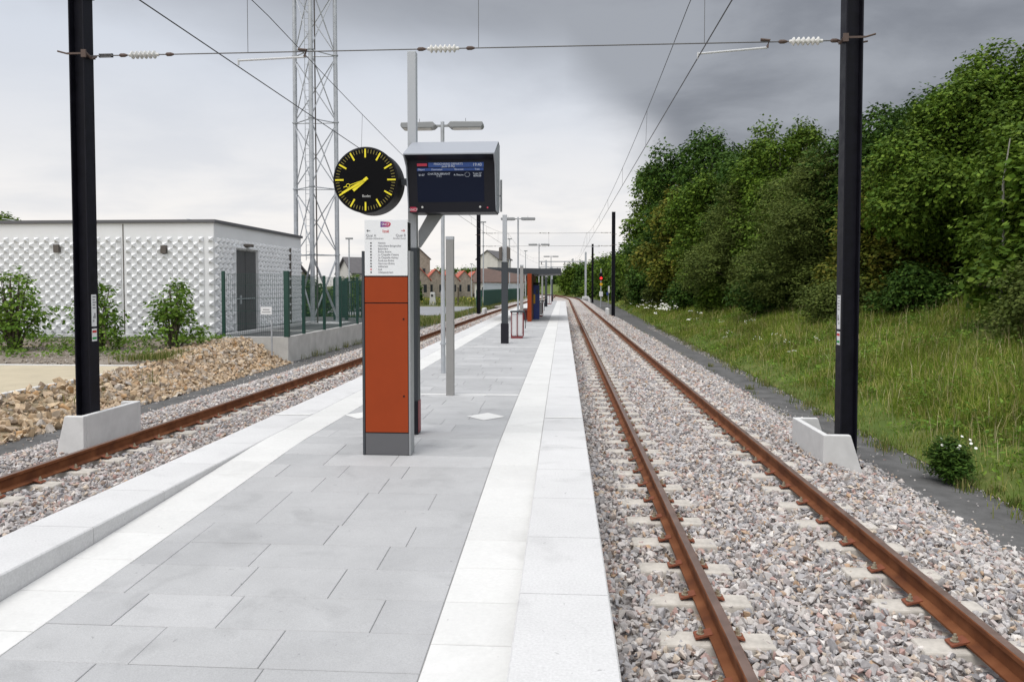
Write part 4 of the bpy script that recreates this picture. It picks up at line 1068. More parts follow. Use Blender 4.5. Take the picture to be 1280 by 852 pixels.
# the wall of trees on the bank, from near to far (x across, y along the line)
tree('a', 'tall broadleaf tree at the right picture edge with pale thin stem in its leaves', 13.9, 19.8, 4.9, 3.3, 21, 'leaf_maple', 14000, lw=.085, ll=.13, length=.42, bark='pale_bark')
tree('b', 'bright topped broadleaf tree rising right of the near dark pole', 13.2, 25.2, 6.8, 3.5, 22, 'leaf_maple', 14000, lw=.09, ll=.135, length=.42, base=.26)
tree('c', 'broad dark tree partly hidden by the near dark pole', 13.0, 31.5, 7.0, 3.8, 23, 'leaf_dark', 10000, lw=.11, ll=.16, base=.22, length=.5)
tree('d', 'olive green willow like tree with fine leaves left of the near dark pole', 11.0, 33.5, 6.0, 3.1, 24, 'leaf_olive', 12000, k=8, lw=.045, ll=.15, length=.6, droop=-.3, name='willow_tree')
tree('e', 'yellowish bushy tree low beside the near dark pole', 11.3, 28.3, 4.6, 1.9, 25, 'leaf_yellow', 3600, lw=.10, ll=.15)
tree('f', 'light green tree whose feathery tip stands above its neighbours', 11.5, 41.5, 8.6, 3.4, 26, 'leaf_maple', 8500, lw=.115, ll=.18, length=.6, base=.1)
tree('g', 'olive leaved bushy tree left of the fine leaved willow', 10.0, 42.5, 6.0, 3.1, 27, 'leaf_olive', 9000, k=8, lw=.055, ll=.16, length=.6, droop=-.2, name='willow_tree')
tree('h', 'dense dark green tree behind the olive willow', 12.0, 49, 8.6, 4.2, 28, 'leaf_dark', 6500, lw=.15, ll=.22, length=.6)
tree('i', 'mid green rounded tree halfway along the tree row', 10.2, 52, 7.6, 3.7, 29, 'leaf_maple', 6500, lw=.15, ll=.22, length=.6)
tree('j', 'tall dark crowned tree with an open leafy top halfway along the row', 11.8, 60, 11.3, 4.5, 30, 'leaf_dark', 5500, lw=.17, ll=.25, length=.7, base=.12)
tree('k', 'yellowish green tree low in front of the tall dark crown', 9.8, 61, 8.0, 3.6, 31, 'leaf_yellow', 5000, lw=.16, ll=.24, length=.6)
tree('l', 'deep green tree overhanging the bank next to the second dark pole', 10.6, 72, 12.4, 4.8, 32, 'leaf_dark', 5000, lw=.2, ll=.3, length=.8, base=.08)
tree('m', 'last tall round crown of the near row, just right of the second dark pole', 9.9, 84, 13.2, 4.9, 33, 'leaf_maple', 4800, lw=.22, ll=.33, length=.9, base=.10)
tree('n', 'young pale stemmed tree under the last tall round crown', 8.6, 80, 6.0, 2.3, 34, 'leaf_olive', 2000, lw=.15, ll=.24, bark='pale_bark')
ta = [o for o in COL.objects if o.get('label','').startswith('tall broadleaf tree at the right')][0]
b = MB(); b.tube([(-3.95,-1.6,-.2),(-4.0,-1.75,1.4),(-4.12,-1.9,2.6),(-4.05,-2.0,3.6)], [.04,.033,.026,.012], 7); b.build('pale_stem', M['pale_bark'], ta, smooth=True)
# a second row added behind to block light and keep the gaps dark
tb = [o for o in COL.objects if o.get('label','').startswith('broad dark tree partly')][0]
for k, (x, y, q, lab) in enumerate(((17.0,23.5,.82,'added dark tree blocking light deep behind the bright topped tree, seen through its lower gaps'),(17.2,30,.85,'added dark tree blocking light deep behind the near dark pole, in the second row'),(17.6,18,.75,'added dark tree blocking light deep behind the tall tree at the right edge'),(16.4,38,.9,'added dark tree blocking light deep behind the willow like tree, in the second row'))):
    o = dup(tb); o.location = (x, y, bankz(x,y)-.2); o.scale = (1.05,1.05,q); o.rotation_euler = (0,0,1.1*k+.5); o['label'] = lab
# leafy shrubs and saplings at the foot of the wall
def bush(label, x, y, h, r, seed, leafm, n, lw=.08, ll=.13, z=None, k=6, group='bushes at the foot of the trees', cat='bush', name='bush', nl=7, length=.35, stem='bark', droop=.1, base=.12):
    z = bankz(x, y)-.06 if z is None else z
    t = thing(name, label, cat, (x+bend(y),y,z), 0, group)
    lobes = make_lobes(h, r, nl, seed, base)
    b = MB(); rr = random.Random(seed)
    for lx, ly, lz, lr in lobes:
        sx_, sy_ = rr.uniform(-.1,.1)*r, rr.uniform(-.1,.1)*r
        b.tube([(sx_,sy_,-.1),(lx*.45,ly*.45,lz*.5),(lx,ly,lz)], [.012*h+.012,.008*h+.008,.005], 6)
    b.build('stem', M[stem], t, smooth=True)
    lobed_crown('foliage', lobes, n, k, length, lw, ll, M[leafm], t, seed, droop)
    return t
bush('leafy maple sapling bulging out at the foot of the tree at the right edge', 11.0, 17.8, 3.4, 1.9, 41, 'leaf_maple', 3300, lw=.12, ll=.17, nl=14)
bush('pale green bramble bush at the far right under the maple sapling', 9.9, 15.6, 1.35, 1.5, 42, 'leaf_olive', 2600, lw=.055, ll=.09, nl=12)
bush('low dark bush right behind the near dark pole', 10.6, 24.0, 1.1, 1.2, 43, 'leaf_dark', 1300, nl=12)
bush('low bramble mound in the grass under the yellowish tree', 9.3, 26.8, 1.2, 1.5, 44, 'leaf_olive', 1700, lw=.06, ll=.10, nl=12)
bush('dark low bush in front of the willow like tree', 9.2, 35, 1.9, 1.8, 45, 'leaf_dark', 1700, nl=12)
bush('mid green low bush in front of the olive bushy tree', 8.9, 43, 1.9, 1.9, 46, 'leaf_maple', 1600, lw=.12, ll=.17, nl=12)
bush('dark rounded bush in front of the mid green tree', 8.6, 51, 1.9, 1.9, 47, 'leaf_dark', 1300, lw=.13, ll=.18, nl=12)
bush('grassy looking bush behind the white bank flowers', 8.3, 62, 2.2, 2.0, 48, 'leaf_olive', 1200, lw=.13, ll=.2, nl=12)
bush('dark bush between the second dark pole and the pale stemmed tree', 8.0, 73, 2.6, 2.2, 49, 'leaf_dark', 1200, lw=.16, ll=.24, nl=12)
# trees further along both sides and at the end of the line
FAR = 'distant trees round the end of the line'
pA = tree('far', 'dark green tree behind the red signal, at the end of the grass bank', 9.0, 102, 5.6, 3.4, 61, 'leaf_dark', 2300, lw=.26, ll=.38, length=.9, group=FAR)
pB = tree('far', 'lower mid green tree left of the one behind the red signal', 8.6, 117, 5.6, 3.4, 62, 'leaf_maple', 2000, lw=.28, ll=.42, length=1.0, group=FAR)
far_list = [(pA, 9.2, 131, 1.1, 1.05, 'dark tree left of the third dark pole'), (pB, 9.0, 145, 1.15, 1.1, 'rounded tree right of the first grey beam post'), (pA, 9.2, 162, 1.15, 1.05, 'dark tree between the two grey beam posts'),
  (pB, 9.0, 180, 1.2, 1.1, 'tree just right of the second grey beam post')]
for i, (p_, x, y, sx_, sz_, lab) in enumerate(far_list):
    o = dup(p_); o.location = (x+bend(y), y, bankz(x,y)-.2); o.rotation_euler = (0,0,1.3*i+.7); o.scale = (sx_,sx_,sz_); o['label'] = lab+', far along the bank'
ends = [(-14,262,1.4,.8),(-4.5,300,1.2,.42),(7,310,1.2,.6),(17,330,1.8,1.0),(-24,280,1.6,1.2),(-36,300,1.7,1.2),(30,360,1.8,1.2),(-50,320,1.8,1.25),(-64,330,1.8,1.1),(-20,340,2.0,1.0),(-3,470,2.2,.7),(6,520,2.6,.75),(1,600,3,.7),(-8.5,252,.85,.62),(-3,266,.8,.52),(1.5,262,.7,.5),(-13.5,246,.9,.6)]
for i, (x, y, sx_, sz_) in enumerate(ends):
    o = dup(pB if i % 2 else pA); o.location = (x,y,max(-1.4, bankz(x-bend(y),y)-.5) if y < 290 and x > -14 else -1.4); o.rotation_euler = (0,0,.9*i); o.scale = (sx_*1.25,sx_*1.25,sz_*1.35)
    o['label'] = 'small far tree closing the view at the end of the line'; o['group'] = 'trees closing the view'
for (x, y, s_, z_, lab) in ((-9.3,152,.42,-1.0,'low green tree behind the far end of the green fence'), (-12.5,160,.44,-1.0,'low green tree just right of the barn'), (-7.6,172,.45,-1.0,'low green tree behind the shelter columns')):
    o = dup(pA); o.location = (x,y,z_); o.scale = (s_*1.7,s_*1.7,s_*1.5); o.rotation_euler = (0,0,x); o['label'] = lab
t = tree('left', 'tree top peeking above the white building at the left edge', -46.0, 60, 7.6, 2.4, 71, 'leaf_maple', 2200, lw=.16, ll=.24, z=0, group=None)
# planted shrubs in front of the white building
PG = 'young shrubs in front of the white building'
def shrub(label, x, y, h, r, seed, n, stakes):
    t = bush(label, x, y, h, r, seed, 'leaf_shrub', n, lw=.075, ll=.12, z=terr_z(x,y), group=PG, cat='shrub', name='planted_shrub', nl=20, length=.2, base=.2)
    for (a, b_, c_) in stakes:
        b = MB(); b.tube([(a,-.15,0),(a+b_,-.05,c_)], .035, 8); b.build('stake', M['wood'], t)
shrub('widest young shrub at the left picture edge by the white building', -15.3, 20.4, 2.05, 1.0, 51, 420, [])
shrub('young shrub with two leaning stakes half hidden by the near dark pole', -12.75, 20.3, 1.75, .72, 52, 300, [(.42,-.45,1.3),(-.3,-.1,1.0)])
shrub('young shrub on a short stem right of the pole, by the building corner', -10.95, 20.9, 1.75, .82, 53, 300, [(.1,.0,.7)])
# ground cover on the bed
n = 150; x = RNG.uniform(-20,-10.4,n); y = RNG.uniform(18.6,23.6,n)
PP = np.stack([x,y,np.array([terr_z(a,b) for a,b in zip(x,y)])],1)
PP = np.repeat(PP, 12, 0)+np.concatenate([RNG.normal(size=(n*12,2))*.13, RNG.uniform(.03,.20,(n*12,1))],1)
dd = RNG.normal(size=(n*12,3)); dd[:,2] = np.abs(dd[:,2])
v_, f_ = sprays(0, PP, dd/np.linalg.norm(dd,axis=1)[:,None], 4, .12, .05, .09)
stuff(np_mesh('ground_cover', v_, f_, M['leaf_shrub'], None, 4), 'patchy green ground cover on the mulched bed', 'ground cover')

# grass blades
def blades(P, h, w, lean=.35):
    N = len(P); a = RNG.uniform(0,2*PI,N); d = np.stack([np.cos(a),np.sin(a),np.zeros(N)],1); s = np.stack([-np.sin(a),np.cos(a),np.zeros(N)],1)
    ln = RNG.uniform(.05,1,N)[:,None]*lean*h[:,None]
    up = np.array([0,0,1.])
    b0 = P-s*w[:,None]*.5; b1 = P+s*w[:,None]*.5
    m0 = P+up*h[:,None]*.55+d*ln*.35-s*w[:,None]*.38; m1 = m0+s*w[:,None]*.76
    tp = P+up*h[:,None]*(.98-.3*ln/h[:,None]*1)+d*ln
    v = np.stack([b0,b1,m1,m0,tp],1).reshape(-1,3); k = (np.arange(N)*5)[:,None]
    f = np.concatenate([k+np.array([[0,1,2]]),k+np.array([[0,2,3]]),k+np.array([[3,2,4]])],0)
    return v, f
def patch(x, y):          # slow unevenness of the sward
    return .5+.5*np.sin(x*1.3+1.7*np.sin(y*.45))*np.cos(y*.9+1.3*np.sin(x*.8))
def bank_grass(n, y0, y1, d0, d1, h0, h1, w, clump=.16):
    nc = n//12; y = RNG.uniform(y0,y1,nc); dx = d0+(d1-d0)*RNG.uniform(0,1,nc)**1.1
    pt = patch(dx, y)
    keep = (dx > .35+.75*patch(dx*0+3, y*2.1)) | (RNG.uniform(0,1,nc) < .22); keep &= RNG.uniform(0,1,nc) < .55+.6*pt
    y, dx, pt = y[keep], dx[keep], pt[keep]; nc = len(y)
    hh = RNG.uniform(.45,1.25,nc)*np.clip(.5+dx*.3,.4,1.0)*(.55+.75*pt)
    y = np.repeat(y,12)+RNG.normal(size=nc*12)*clump; dx = np.repeat(dx,12)+RNG.normal(size=nc*12)*clump; hh = np.repeat(hh,12)*RNG.uniform(.45,1.2,nc*12)
    x = dx+np.array([toe(q) for q in y])
    z = np.array([bankz(a,b) for a,b in zip(x,y)])
    x = x+np.array([bend(q) for q in y])
    h = hh*RNG.uniform(h0,h1,len(x)); return blades(np.stack([x,y,z-.02],1), h, np.full(len(x),w)*RNG.uniform(.6,1.4,len(x)), 1.0)
G = [bank_grass(190000,6.5,20,-.05,7.5,.16,.42,.009), bank_grass(120000,20,38,-.05,6.5,.2,.46,.013), bank_grass(60000,38,70,-.05,5.5,.28,.6,.022), bank_grass(26000,70,200,.0,6,.35,.7,.055)]
o_ = 0; VV=[]; FF=[]
for v_, f_ in G: VV.append(v_); FF.append(f_+o_); o_ += len(v_)
stuff(np_mesh('bank_grass', np.concatenate(VV), np.concatenate(FF), M['grass']), 'long rough grass covering the bank on the right', 'grass')
n = 2600; y = 6.8+40*RNG.uniform(0,1,n)**1.6; dx = RNG.uniform(.3,6,n); x = dx+np.array([toe(q) for q in y]); z = np.array([bankz(a,b) for a,b in zip(x,y)])
v_, f_ = blades(np.stack([x,y,z],1), RNG.uniform(.35,.75,n), np.full(n,.006), .7)
stuff(np_mesh('dry_stalks', v_, f_, island_mat('dry_stalk', [(0,(.26,.20,.10)),(.6,(.40,.33,.19)),(1,(.50,.44,.28))], .8)), 'dry straw coloured stalks standing in the bank grass', 'stalks')
# broad leaved weeds among the grass
nc = 620; y = 7+46*RNG.uniform(0,1,nc)**1.5; dx = RNG.uniform(.2,5.5,nc); ok = RNG.uniform(0,1,nc) < .25+.9*(1-patch(dx,y)); y, dx = y[ok], dx[ok]; nc = len(y)
m_ = 14; sc_ = np.repeat(RNG.uniform(.10,.34,nc),m_)
x = np.repeat(dx+np.array([toe(q) for q in y]),m_)+RNG.normal(size=nc*m_)*sc_; y = np.repeat(y,m_)+RNG.normal(size=nc*m_)*sc_
z = np.array([bankz(a,b) for a,b in zip(x,y)])+RNG.uniform(.02,1.0,nc*m_)*sc_*1.1
dd = RNG.normal(size=(nc*m_,3)); dd[:,2] = np.abs(dd[:,2])*.7
v_, f_ = sprays(0, np.stack([x,y,z],1), dd/np.linalg.norm(dd,axis=1)[:,None], 5, .14, .035, .075, .1, .8)
stuff(np_mesh('bank_weeds', v_, f_, M['leaf_shrub'], None, 4), 'low leafy weeds scattered through the bank grass', 'weeds')
# weeds in clumps on the left field, along the wall foot and beside the left track
def weeds(spots, per, spread, h0, h1, w):
    P_ = np.repeat(np.array(spots), per, 0)+np.concatenate([RNG.normal(size=(len(spots)*per,2))*spread, np.zeros((len(spots)*per,1))],1)
    return blades(P_, RNG.uniform(h0,h1,len(P_)), np.full(len(P_),w), .6)
W = []
sp = [(-8.47+RNG.uniform(-.02,.12), y, -.40) for y in RNG.uniform(23.6,37,30)]; W.append(weeds(sp, 16, .09, .06, .34, .012))
sp = [(RNG.uniform(-26,-9.0)+lshift(y), y, -.44) for y in RNG.uniform(38,60,420)]; W.append(weeds(sp, 16, .3, .12, .4, .03))
sp = [(RNG.uniform(-30,-8.8)+lshift(y), y, -.46) for y in RNG.uniform(88,140,460)]; W.append(weeds(sp, 14, .5, .25, .8, .07))
sp = [(-8.2+lshift(y)+RNG.uniform(-.9,.2), y, -.42) for y in RNG.uniform(36,118,420)]; W.append(weeds(sp, 16, .25, .12, .5, .035))
sp = [(RNG.uniform(-11,-8.6), y, slope_z(-9,y)+.1) for y in RNG.uniform(12,23,26)]; W.append(weeds(sp, 22, .12, .08, .28, .014))
sp = [(RNG.uniform(-10.4,-9.7), RNG.uniform(17.5,19.5), .2) for _ in range(18)]; W.append(weeds(sp, 40, .16, .10, .26, .014))
sp = [(toe(y)+RNG.uniform(-.28,.12), y, -.41) for y in RNG.uniform(6.5,45,150)]; W.append(weeds(sp, 18, .09, .05, .2, .011))
sp = [(4.12+RNG.uniform(-.1,.12), y, -.41) for y in RNG.uniform(11,45,26)]; W.append(weeds(sp, 12, .06, .03, .10, .011))
sp = [(-4.05,13.1,-.2),(-4.3,8.9,-.2),(-3.8,18,-.2),(4.35,12.2,-.4),(4.9,8.6,-.4),(5.0,9.1,-.4),(4.7,14.5,-.4),(4.3,18,-.4),(4.35,23,-.4)]; W.append(weeds(sp, 40, .05, .05, .16, .014))
o_ = 0; VV=[]; FF=[]
for v_, f_ in W: VV.append(v_); FF.append(f_+o_); o_ += len(v_)
stuff(np_mesh('weeds', np.concatenate(VV), np.concatenate(FF), M['weed']), 'yellowish green weeds growing in patches beside the left track and wall', 'weeds')
# dark daisy bush at the toe of the bank, with white flowers
t = bush('dark green daisy bush with a few white flowers beside the asphalt path', 4.72, 9.62, .46, .23, 81, 'leaf_dark', 900, lw=.02, ll=.06, z=-.42, length=.12, nl=9, group=None, cat='bush', name='daisy_bush', k=6, droop=-.6, base=.1)
b = MB(); rr = random.Random(4)
for k in range(11):
    a = rr.uniform(0,2*PI); q = rr.uniform(.05,.26); p_ = Vector((q*math.cos(a), q*math.sin(a)-.05, .42+rr.uniform(-.12,.18))); b.lathe([(.004,0),(.018,.004),(.018,.008),(.006,.012)], p_, (rr.uniform(-.4,.4),-.6,.7), 8)
b.build('flower', M['flower'], t)
# white umbels on the bank
fl = MB()
for k in range(60):
    y = rr.choice([rr.uniform(50,62), rr.uniform(48,56), rr.uniform(20,45), rr.uniform(62,80)]); dx = rr.uniform(.4,2.0); x = toe(y)+dx; z = bankz(x,y)+rr.uniform(.4,.75)
    for j in range(5): fl.lathe([(.004,0),(rr.uniform(.02,.06) if y > 38 else .014,.012),(.004,.02)], (x+rr.uniform(-.13,.13),y+rr.uniform(-.13,.13),z+rr.uniform(-.05,.05)), (rr.uniform(-.5,.3),-.5,.8), 6)
stuff(fl.build('wild_flowers', M['flower']), 'scattered white wild flowers in the bank grass', 'flowers')
yf_ = MB()
for k in range(170):
    y = rr.uniform(95,135); x = rr.uniform(-28,-12); 
    q = rr.uniform(.02,.07); yf_.lathe([(.01,0),(q,.03),(.01,.06)], (x,y,rr.uniform(-.3,.15)), (0,-.6,.8), 5)
stuff(yf_.build('wild_flowers', M['yellow']), 'yellow wild flowers in the rough field on the left', 'flowers')

# ------------------------------------------------------------------ far left: fence, houses, barn, masts
t = thing('sheet_fence', 'dark green sheet metal fence with pale lattice top along the left track', 'fence', (0,0,0))
fy = list(np.arange(80, 132, 4.0))
def fx(y): return -8.5+lshift(y)*.55
for a, b_ in zip(fy, fy[1:]):
    b = MB()
    for k in range(16):
        ya = a+(b_-a)*k/16; yb_ = a+(b_-a)*(k+1)/16; o = .05*(k % 2)
        b.box(fx(ya)-.03-o, fx(ya)-o, ya, yb_, -.6, 1.55)
    b.build('sheet', M['green_sheet'], t)
    b = MB()
    for k in range(20): yv = a+(b_-a)*k/20; b.box(fx(yv)-.03,fx(yv),yv,yv+.08,1.55,2.25)
    b.box(fx(a)-.04,fx(a)+.01,a,b_,2.2,2.28); b.build('lattice', M['lattice'], t)
b = MB()
for k in range(6): b.box(-9.1+k*.1-.0,-9.1+k*.1+.1,80-.05*(k%2),80.04-.05*(k%2),-.6,1.55)
b.build('sheet', M['green_sheet'], t)
def gable_house(b_name, label, x, y, w, d, eave, ridge, rz, wall, roof, base=-1.3, cat='house', windows=2, chimney=False, group=None):
    t = thing(b_name, label, cat, (x,y,base), R(rz), group)
    b = MB(); b.prism([(-w/2,0),(w/2,0),(w/2,eave),(0,ridge),(-w/2,eave)], 0, d); b.build('wall', M[wall], t)
    b = MB(); s_ = (ridge-eave)/(w/2); o_ = .35; th = .18
    for sg in (-1,1):
        p_ = [(0,ridge+.03),(0,ridge+.03+th),(sg*(w/2+o_),eave-s_*o_+.03+th),(sg*(w/2+o_),eave-s_*o_+.03)]
        b.prism(p_ if sg < 0 else p_[::-1], -.3, d+.3)
    rf = b.build('roof', M[roof], t)
    if chimney: b = MB(); b.box(.3,.9,d*.3,d*.3+.6,ridge-.6,ridge+1.0); b.build('chimney', M['stonewall'], rf)
    for k in range(windows):
        cx = -w/2+(k+.5)*w/windows; b = MB(); b.box(cx-.4,cx+.4,-.03,.05,eave*.35,eave*.75); b.build('window', M['glass_dark'], t)
    return t
# sawtooth row of stone gables with red roofs
for k in range(6):
    u = [0,1,2,3,4,5][k]; y = 176+u*11; xs = [-37.0,-35.1,-33.0,-30.9,-28.4,-26.4][k]
    gable_house('stone_workshop', ['nearest stone gable with red roof behind the tall grey post','second red roofed stone gable from the left','third red roofed stone gable, behind the thin lamp pole','fourth red roofed stone gable of the row','fifth red roofed stone gable of the row','last red roofed stone gable, next to the dark pole'][k], xs, y, 5.0, 14, 4.9, 7.6, 14, 'stonewall', 'redroof', -1.4, 'workshop', 2, False, 'red roofed stone gables')
gable_house('tall_house', 'tall dark gabled house rising behind the red roofs', -41, 215, 7, 8, 11.0, 14.2, 20, 'stonewall', 'slate', -1.4, 'house', 2, False)
bt = gable_house('barn', 'low barn with a broad brown roof behind the green fence', -7.6, 152, 8.2, 9.4, 3.9, 6.4, 88, 'render', 'brownroof', -1.2, 'barn', 0)
b = MB(); b.box(-4.16,-4.05,5.2,8.0,.6,2.9); b.build('dark_opening', M['glass_dark'], bt)
gable_house('upper_house', 'white gabled building with grey roof standing above the barn', -17.0, 172, 5.0, 8, 9.2, 11.0, -18, 'render', 'slate', -1.2, 'house', 0)
gable_house('white_house', 'white gable house with dark slate roof beyond the yard fence', -25.9, 90, 4.6, 8, 3.9, 5.6, -52, 'render', 'slate', -.4, 'house', 1, True)
gable_house('grey_house', 'grey roofed house behind the foot of the lattice mast', -29.5, 82, 9, 7, 3.2, 5.4, 85, 'stonewall', 'slate', -.4, 'house', 2, True)
# hedges and field objects
bush('green hedge behind the yard gate', -15.2, 44, 2.0, 2.6, 91, 'leaf_dark', 1500, lw=.12, ll=.17, z=-.3, group='hedges beyond the yard')
bush('green hedge in front of the white gable house', -20.5, 72, 2.5, 3.0, 92, 'leaf_maple', 1400, lw=.16, ll=.22, z=-.4, group='hedges beyond the yard')
bush('hedge under the lattice mast behind the yard fence', -19.0, 46, 2.2, 3.0, 93, 'leaf_olive', 1500, lw=.12, ll=.17, z=-.3, group='hedges beyond the yard')
bush('dark green bush beside the nearest red roofed gable', -20.8, 105, 3.0, 1.8, 94, 'leaf_dark', 900, lw=.2, ll=.28, z=-.5, group='hedges beyond the yard')
t = thing('water_hydrant', 'white concrete hydrant post standing in the weedy field', 'hydrant', (-16.6,97,-.6))
b = MB(); b.prism([(-.42,0),(.42,0),(.30,1.35),(.26,1.75),(-.26,1.75),(-.30,1.35)], -.3, .3); b.build('body', M['footing'], t, bevel=.06)
b = MB(); b.lathe([(.16,0),(.16,.04)], (-.02,-.3,1.35), (0,-1,0), 12); b.build('cap', M['ink'], t)
for x, y, h, lab in ((-13.2,96,2.3,'thick dark wooden post in the weedy field'),(-14.0,98,2.1,'thin dark post left of the thick one in the field')):
    t = thing('field_post', lab, 'post', (x,y,-.6)); b = MB(); b.tube([(0,0,0),(.03,0,h)], .10 if h > 2.2 else .06, 8); b.build('shaft', M['bark'], t)
    b = MB(); b.box(-.12,.12,-.1,.1,h-.02,h+.06); b.build('cap', M['bark'], t)
def floodlight(px_x, y, h, lab):
    t = thing('light_mast', lab, 'lamp post', (px_x,y,-1.0), 0, 'thin light masts in the distance')
    b = MB(); b.tube([(0,0,0),(0,0,h)], [.09,.06], 8); b.build('pole', M['galv'], t)
    b = MB(); b.box(-.30,.35,-.12,.12,h-.03,h+.12); b.build('lamp_head', M['grey_mid'], t)
for px, py, y, lab in ((604,278,95,'thin light mast just right of the dark pole by the green fence'),(637,299,120,'thin light mast behind the loudspeaker pole'),(657,314,140,'thin light mast left of the shelter lamp'),(589,330,170,'thin light mast above the red roofs'),(433,298,70,'thin light mast above the white gable house'),(710-21,335,200,'thin light mast behind the shelter roof')):
    floodlight((px-704)/960*y, y, 1.99+(357-py)/960*y+1.0, lab)

# ------------------------------------------------------------------ sky and light
w = bpy.data.worlds.new('World'); S.world = w; w.use_nodes = True
nt = w.node_tree; L = nt.links; bg = nt.nodes['Background']
SUN_EL, SUN_AZ = R(64), R(215)           # azimuth measured from +y towards +x
sky = nt.nodes.new('ShaderNodeTexSky'); sky.sky_type = 'NISHITA'; sky.sun_disc = False; sky.sun_elevation = SUN_EL; sky.sun_rotation = SUN_AZ; sky.air_density = 1.2; sky.dust_density = 2
tc = nt.nodes.new('ShaderNodeTexCoord'); sx = nt.nodes.new('ShaderNodeSeparateXYZ'); L.new(tc.outputs['Generated'], sx.inputs[0])
def mth(op, a, b_=None, c_=None, clamp=False):
    n = nt.nodes.new('ShaderNodeMath'); n.operation = op; n.use_clamp = clamp
    for i, q in enumerate((a, b_, c_)):
        if q is None: continue
        if isinstance(q, (int, float)): n.inputs[i].default_value = q
        else: L.new(q, n.inputs[i])
    return n.outputs[0]
def smooth(v, a, b_):
    n = nt.nodes.new('ShaderNodeMapRange'); n.interpolation_type = 'SMOOTHSTEP'; n.inputs[1].default_value = a; n.inputs[2].default_value = b_; L.new(v, n.inputs[0]); return n.outputs[0]
def mixc(f, a, b_):
    n = nt.nodes.new('ShaderNodeMix'); n.data_type = 'RGBA'
    for i, q in ((0, f),(6, a),(7, b_)):
        if isinstance(q, (int, float)): n.inputs[i].default_value = q
        elif isinstance(q, tuple): n.inputs[i].default_value = (*q, 1)
        else: L.new(q, n.inputs[i])
    return n.outputs[2]
X_, Y_, Z_ = sx.outputs
# clouds lie on a layer: project the view direction on a plane overhead
den = mth('ADD', mth('MAXIMUM', Z_, 0), .16)
cv = nt.nodes.new('ShaderNodeCombineXYZ'); L.new(mth('DIVIDE', X_, den), cv.inputs[0]); L.new(mth('DIVIDE', Y_, den), cv.inputs[1])
def fbm(scale, detail, rough=.55, dist=.0, off=(0,0,0)):
    mp = nt.nodes.new('ShaderNodeMapping'); mp.inputs['Location'].default_value = off; L.new(cv.outputs[0], mp.inputs[0])
    n = nt.nodes.new('ShaderNodeTexNoise'); n.inputs['Scale'].default_value = scale; n.inputs['Detail'].default_value = detail; n.inputs['Roughness'].default_value = rough; n.inputs['Distortion'].default_value = dist
    L.new(mp.outputs[0], n.inputs['Vector']); return n.outputs['Fac']
n1 = fbm(.55, 7, .5, .3, (3.1,1.7,0)); n2 = fbm(1.5, 8, .55, .2, (7.7,2.2,0))
# light overcast layer, brighter and warmer low over the horizon
base = mixc(smooth(Z_, .0, .30), (.86,.825,.79), (.575,.61,.675))
base = mixc(smooth(Z_, .45, .95), base, (1.62,1.64,1.68))
base = mixc(mth('MULTIPLY', smooth(Y_, .1, -.5), .6), base, (1.15,1.15,1.14))
soft = smooth(n2, .38, .68)
base = mixc(mth('MULTIPLY', soft, .38), base, (.52,.55,.61))
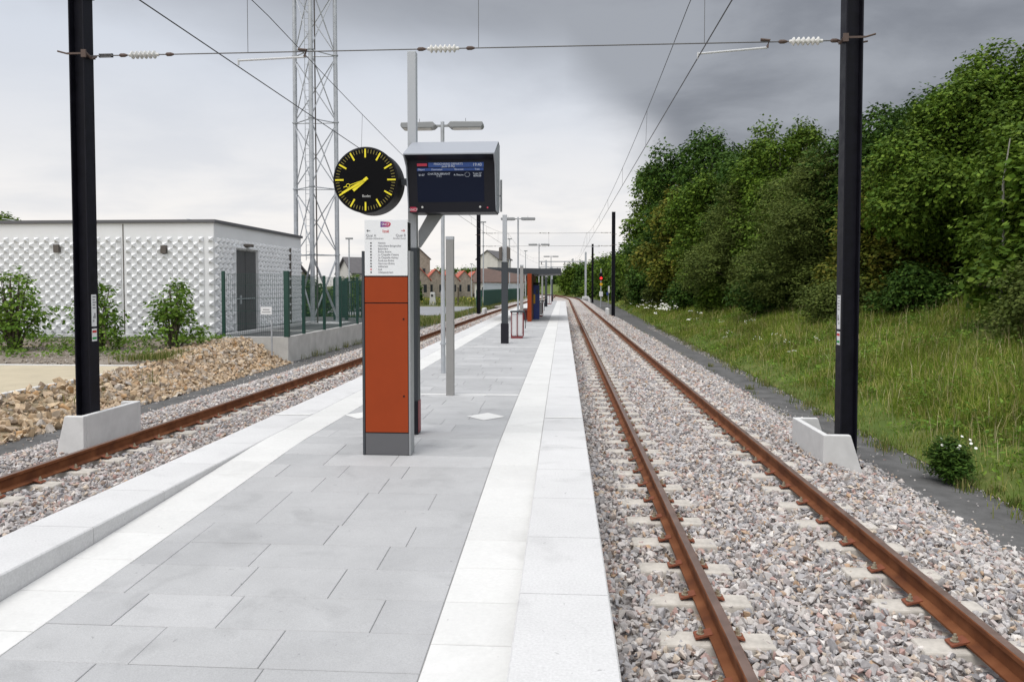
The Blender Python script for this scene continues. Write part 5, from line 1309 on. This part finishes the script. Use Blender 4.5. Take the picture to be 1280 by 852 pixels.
# the heavy rain cloud over the right half
d0 = mth('ADD', mth('ADD', Z_, mth('ADD', mth('MULTIPLY', X_, .15), mth('MAXIMUM', X_, 0))), mth('MULTIPLY', Y_, -.245))
d1 = mth('ADD', d0, mth('MULTIPLY', mth('SUBTRACT', n1, .5), .20))
d1 = mth('ADD', d1, mth('MULTIPLY', mth('SUBTRACT', n2, .5), .12))
mk_ = smooth(d1, -.02, .12)
mk_ = mth('MULTIPLY', mk_, mth('SUBTRACT', 1, smooth(Z_, .42, .75)))
mk_ = mth('MULTIPLY', mk_, smooth(Y_, .0, .45))
dark = mixc(smooth(n2, .35, .65), (.17,.181,.207), (.295,.311,.343))
cloud = mixc(mth('MULTIPLY', mk_, .94), base, dark)
nsk = nt.nodes.new('ShaderNodeMix'); nsk.data_type = 'RGBA'; nsk.blend_type = 'MULTIPLY'; nsk.inputs[0].default_value = 1; L.new(sky.outputs[0], nsk.inputs[6]); nsk.inputs[7].default_value = (.08,.08,.08,1)
fin = mixc(.95, nsk.outputs[2], cloud)
L.new(fin, bg.inputs['Color']); bg.inputs['Strength'].default_value = 1.0
sl = bpy.data.lights.new('sun', 'SUN'); sl.energy = 1.5; sl.angle = R(35); sl.color = (1,.96,.90)
so = bpy.data.objects.new('sun', sl); COL.objects.link(so)
dv = Vector((math.sin(SUN_AZ)*math.cos(SUN_EL), math.cos(SUN_AZ)*math.cos(SUN_EL), math.sin(SUN_EL)))
so.rotation_euler = dv.to_track_quat('Z','Y').to_euler()

# lettering becomes plain mesh
bpy.context.view_layer.update()
dg = bpy.context.evaluated_depsgraph_get()
for o in [o for o in COL.objects if o.type == 'FONT']:
    me = bpy.data.meshes.new_from_object(o.evaluated_get(dg), depsgraph=dg)
    q = bpy.data.objects.new('lettering_mesh', me); COL.objects.link(q); q.parent = o.parent
    q.location = o.location; q.rotation_euler = o.rotation_euler; q.scale = o.scale
    bpy.data.objects.remove(o); q.name = 'lettering'

# ------------------------------------------------------------------ camera
cam = bpy.data.cameras.new('camera'); co = bpy.data.objects.new('camera', cam); COL.objects.link(co)
cam.sensor_width = 36; cam.lens = 27.0; cam.clip_start = .05; cam.clip_end = 6000
F = 960.0; pitch = math.atan(34.5/F); cam.shift_y = -34.5/1280; yw = math.atan(64*math.cos(pitch)/F)
co.location = (0,0,1.99)
co.rotation_euler = (PI/2-pitch, 0, yw)
S.camera = co
S.render.resolution_x = 1024; S.render.resolution_y = 681
S.view_settings.view_transform = 'Standard'; S.view_settings.look = 'None'; S.view_settings.exposure = .27; S.view_settings.gamma = 1
S.cycles.max_bounces = 6; S.cycles.diffuse_bounces = 3; S.cycles.glossy_bounces = 2; S.cycles.transmission_bounces = 3; S.cycles.transparent_max_bounces = 4
S.cycles.use_denoising = True
S.cycles.caustics_reflective = False; S.cycles.caustics_refractive = False
